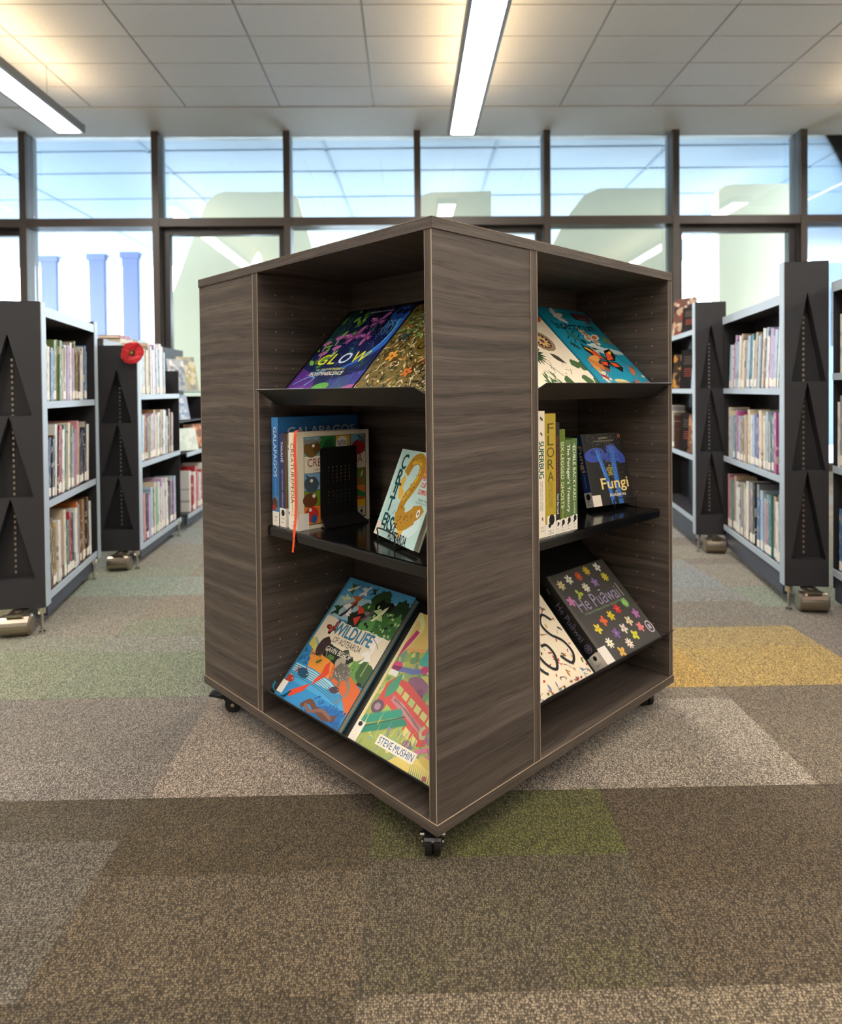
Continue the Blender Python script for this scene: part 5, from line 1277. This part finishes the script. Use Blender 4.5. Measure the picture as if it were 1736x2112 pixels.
fill(U2, -1, .22, .12, .03, .8, ['navy', 'navy', 'pink', 'dark', 'lilac', 'pale blue', 'green', 'cream', 'mint', 'white', 'pink', 'white', 'lilac', 'white', 'white', 'cream'], (.26, .33), (.022, .045), 63, 'bottom shelf of the poppy shelving', 'books on bottom shelf of the poppy shelving')
U3 = shelving(-1, -1.70, 4.90, TH(3), .78, 1.10, .26, [.12, .57], None, 'dark steel display shelving behind the poppy shelving', near_panel=False, far_panel=False, castors=False)
fill(U3, -1, .26, .12, .12, .74, ['white', 'red', 'white', 'red', 'pink', 'white', 'red'], (.26, .33), (.04, .06), 71, 'bottom shelf of the display shelving', 'books on bottom shelf of the display shelving')
o3 = [o for o in bpy.data.objects if o.name.startswith('library_shelving')][-1]
for z_, x0, x1 in ((.80, .06, .25), (1.02, .10, .25)):
    MB().box(-x1, -x0, .003, .777, z_ - .01, z_).build('display_ledge', M['shelf_inner'], o3)
MB().box(-.258, -.248, .003, .777, .57, 1.36).build('display_back', M['shelf_inner'], o3)
face_out(FO(U3, -1, .10, .06, .576, TH(14), -35), .2, .17, .010, ('#d8e8e2', '#e4efe8', '#cfe0da'), 'pale mint leaflet low on the display shelving behind the poppy', 72)
face_out(FO(U3, -1, .10, .34, .576, TH(16), -35), .17, .19, .010, ('#c08468', '#d89a80', '#8a6a5a'), 'orange leaflet low on the display shelving behind the poppy', 74)
face_out(FO(U3, -1, .13, .10, .806, TH(14), -35), .15, .19, .010, ('#a9bdd6', '#c8d8e8', '#8aa6cc', '#e0e6ee'), 'pale blue leaflet on the middle ledge of the display shelving', 73)
face_out(FO(U3, -1, .15, .36, 1.026, TH(12), -35), .17, .27, .012, ('#b8b294', '#c8c080', '#98a0a0', '#d8d4bc'), 'yellow-grey magazine on the top ledge of the display shelving', 75)
face_out(FO(U3, -1, .15, .10, 1.026, TH(12), -35), .15, .24, .012, ('#b4bcc4', '#e4e6e8', '#8a98a8'), 'grey and white magazine on the top ledge of the display shelving', 76)
U4 = shelving(-1, -2.03, 4.38, TH(3), 1.1, 1.36, .24, [.14, .55, .96], 1.35, 'dark steel shelving seen through the gap at far left', castors=False, far_panel=False)
fill(U4, -1, .24, .96, .03, .5, ['grey', 'dark', 'white', 'brown', 'blue', 'grey'], (.22, .28), (.03, .05), 81, 'upper shelf of the far left shelving', 'books on upper shelf of the far left shelving')
for i, (c_, w_, l_, t_, y_, z_) in enumerate((('cream', .16, .22, .035, .06, 1.355), ('red', .15, .2, .022, .07, 1.391), ('pale blue', .16, .2, .05, .40, 1.355))):
    Mx = U4 @ Matrix.Translation((-.02, y_, z_ + t_)) @ Matrix(((0, 0, -1, 0), (0, -0, 0, 0), (0, 0, 0, 0), (0, 0, 0, 1))) if False else U4 @ Matrix.Translation((-.02, y_ + l_, z_)) @ Matrix.Rotation(PI, 4, 'Z') @ Matrix.Rotation(PI / 2, 4, 'X') @ Matrix.Translation((0, 0, 0))
    shelf_book(Mx, w_, t_, l_, c_, '%s book lying flat on top of the far left shelving' % c_, 'books lying on top of the far left shelving', False)
# poppy on the end panel
pp = link('poppy_flower', None); pp.matrix_world = Matrix.Translation((-1.645, 3.882, 1.240))
tag(pp, 'red paper poppy pinned to the corner of the shelving end panel', 'flower')
g = R_(5); pm = flat_mat('poppy_red', '#c81e28', .6, noise=.15, nscale=60)
for i, (a0, rr_, yy_) in enumerate(((.6, .066, -.004), (2.2, .064, -.008), (3.8, .066, -.012), (5.3, .064, -.016))):
    pts = []
    for k in range(13):
        a = a0 - 1.25 + 2.5 * k / 12; r_ = rr_ * (1 - .25 * (abs(k - 6) / 6) ** 3 + g.uniform(-.03, .03))
        pts.append((r_ * math.cos(a), yy_ - .012 * (k % 2) * .4 - .01, r_ * math.sin(a)))
    MB().ext([(0, yy_, 0)] + pts, (0, .0015, 0)).build('petal', pm, pp)
mb = MB(); mb.cyl((0, -.03, 0), (0, -.016, 0), .016, .018, n=16); mb.build('flower_centre', flat_mat('poppy_dark', '#3a1210', .7), pp)
mb = MB(); mb.cyl((0, -.034, 0), (0, -.03, 0), .008, .009, n=12); mb.build('gold_button', flat_mat('poppy_gold', '#b8923a', .4, metal=.6), pp)
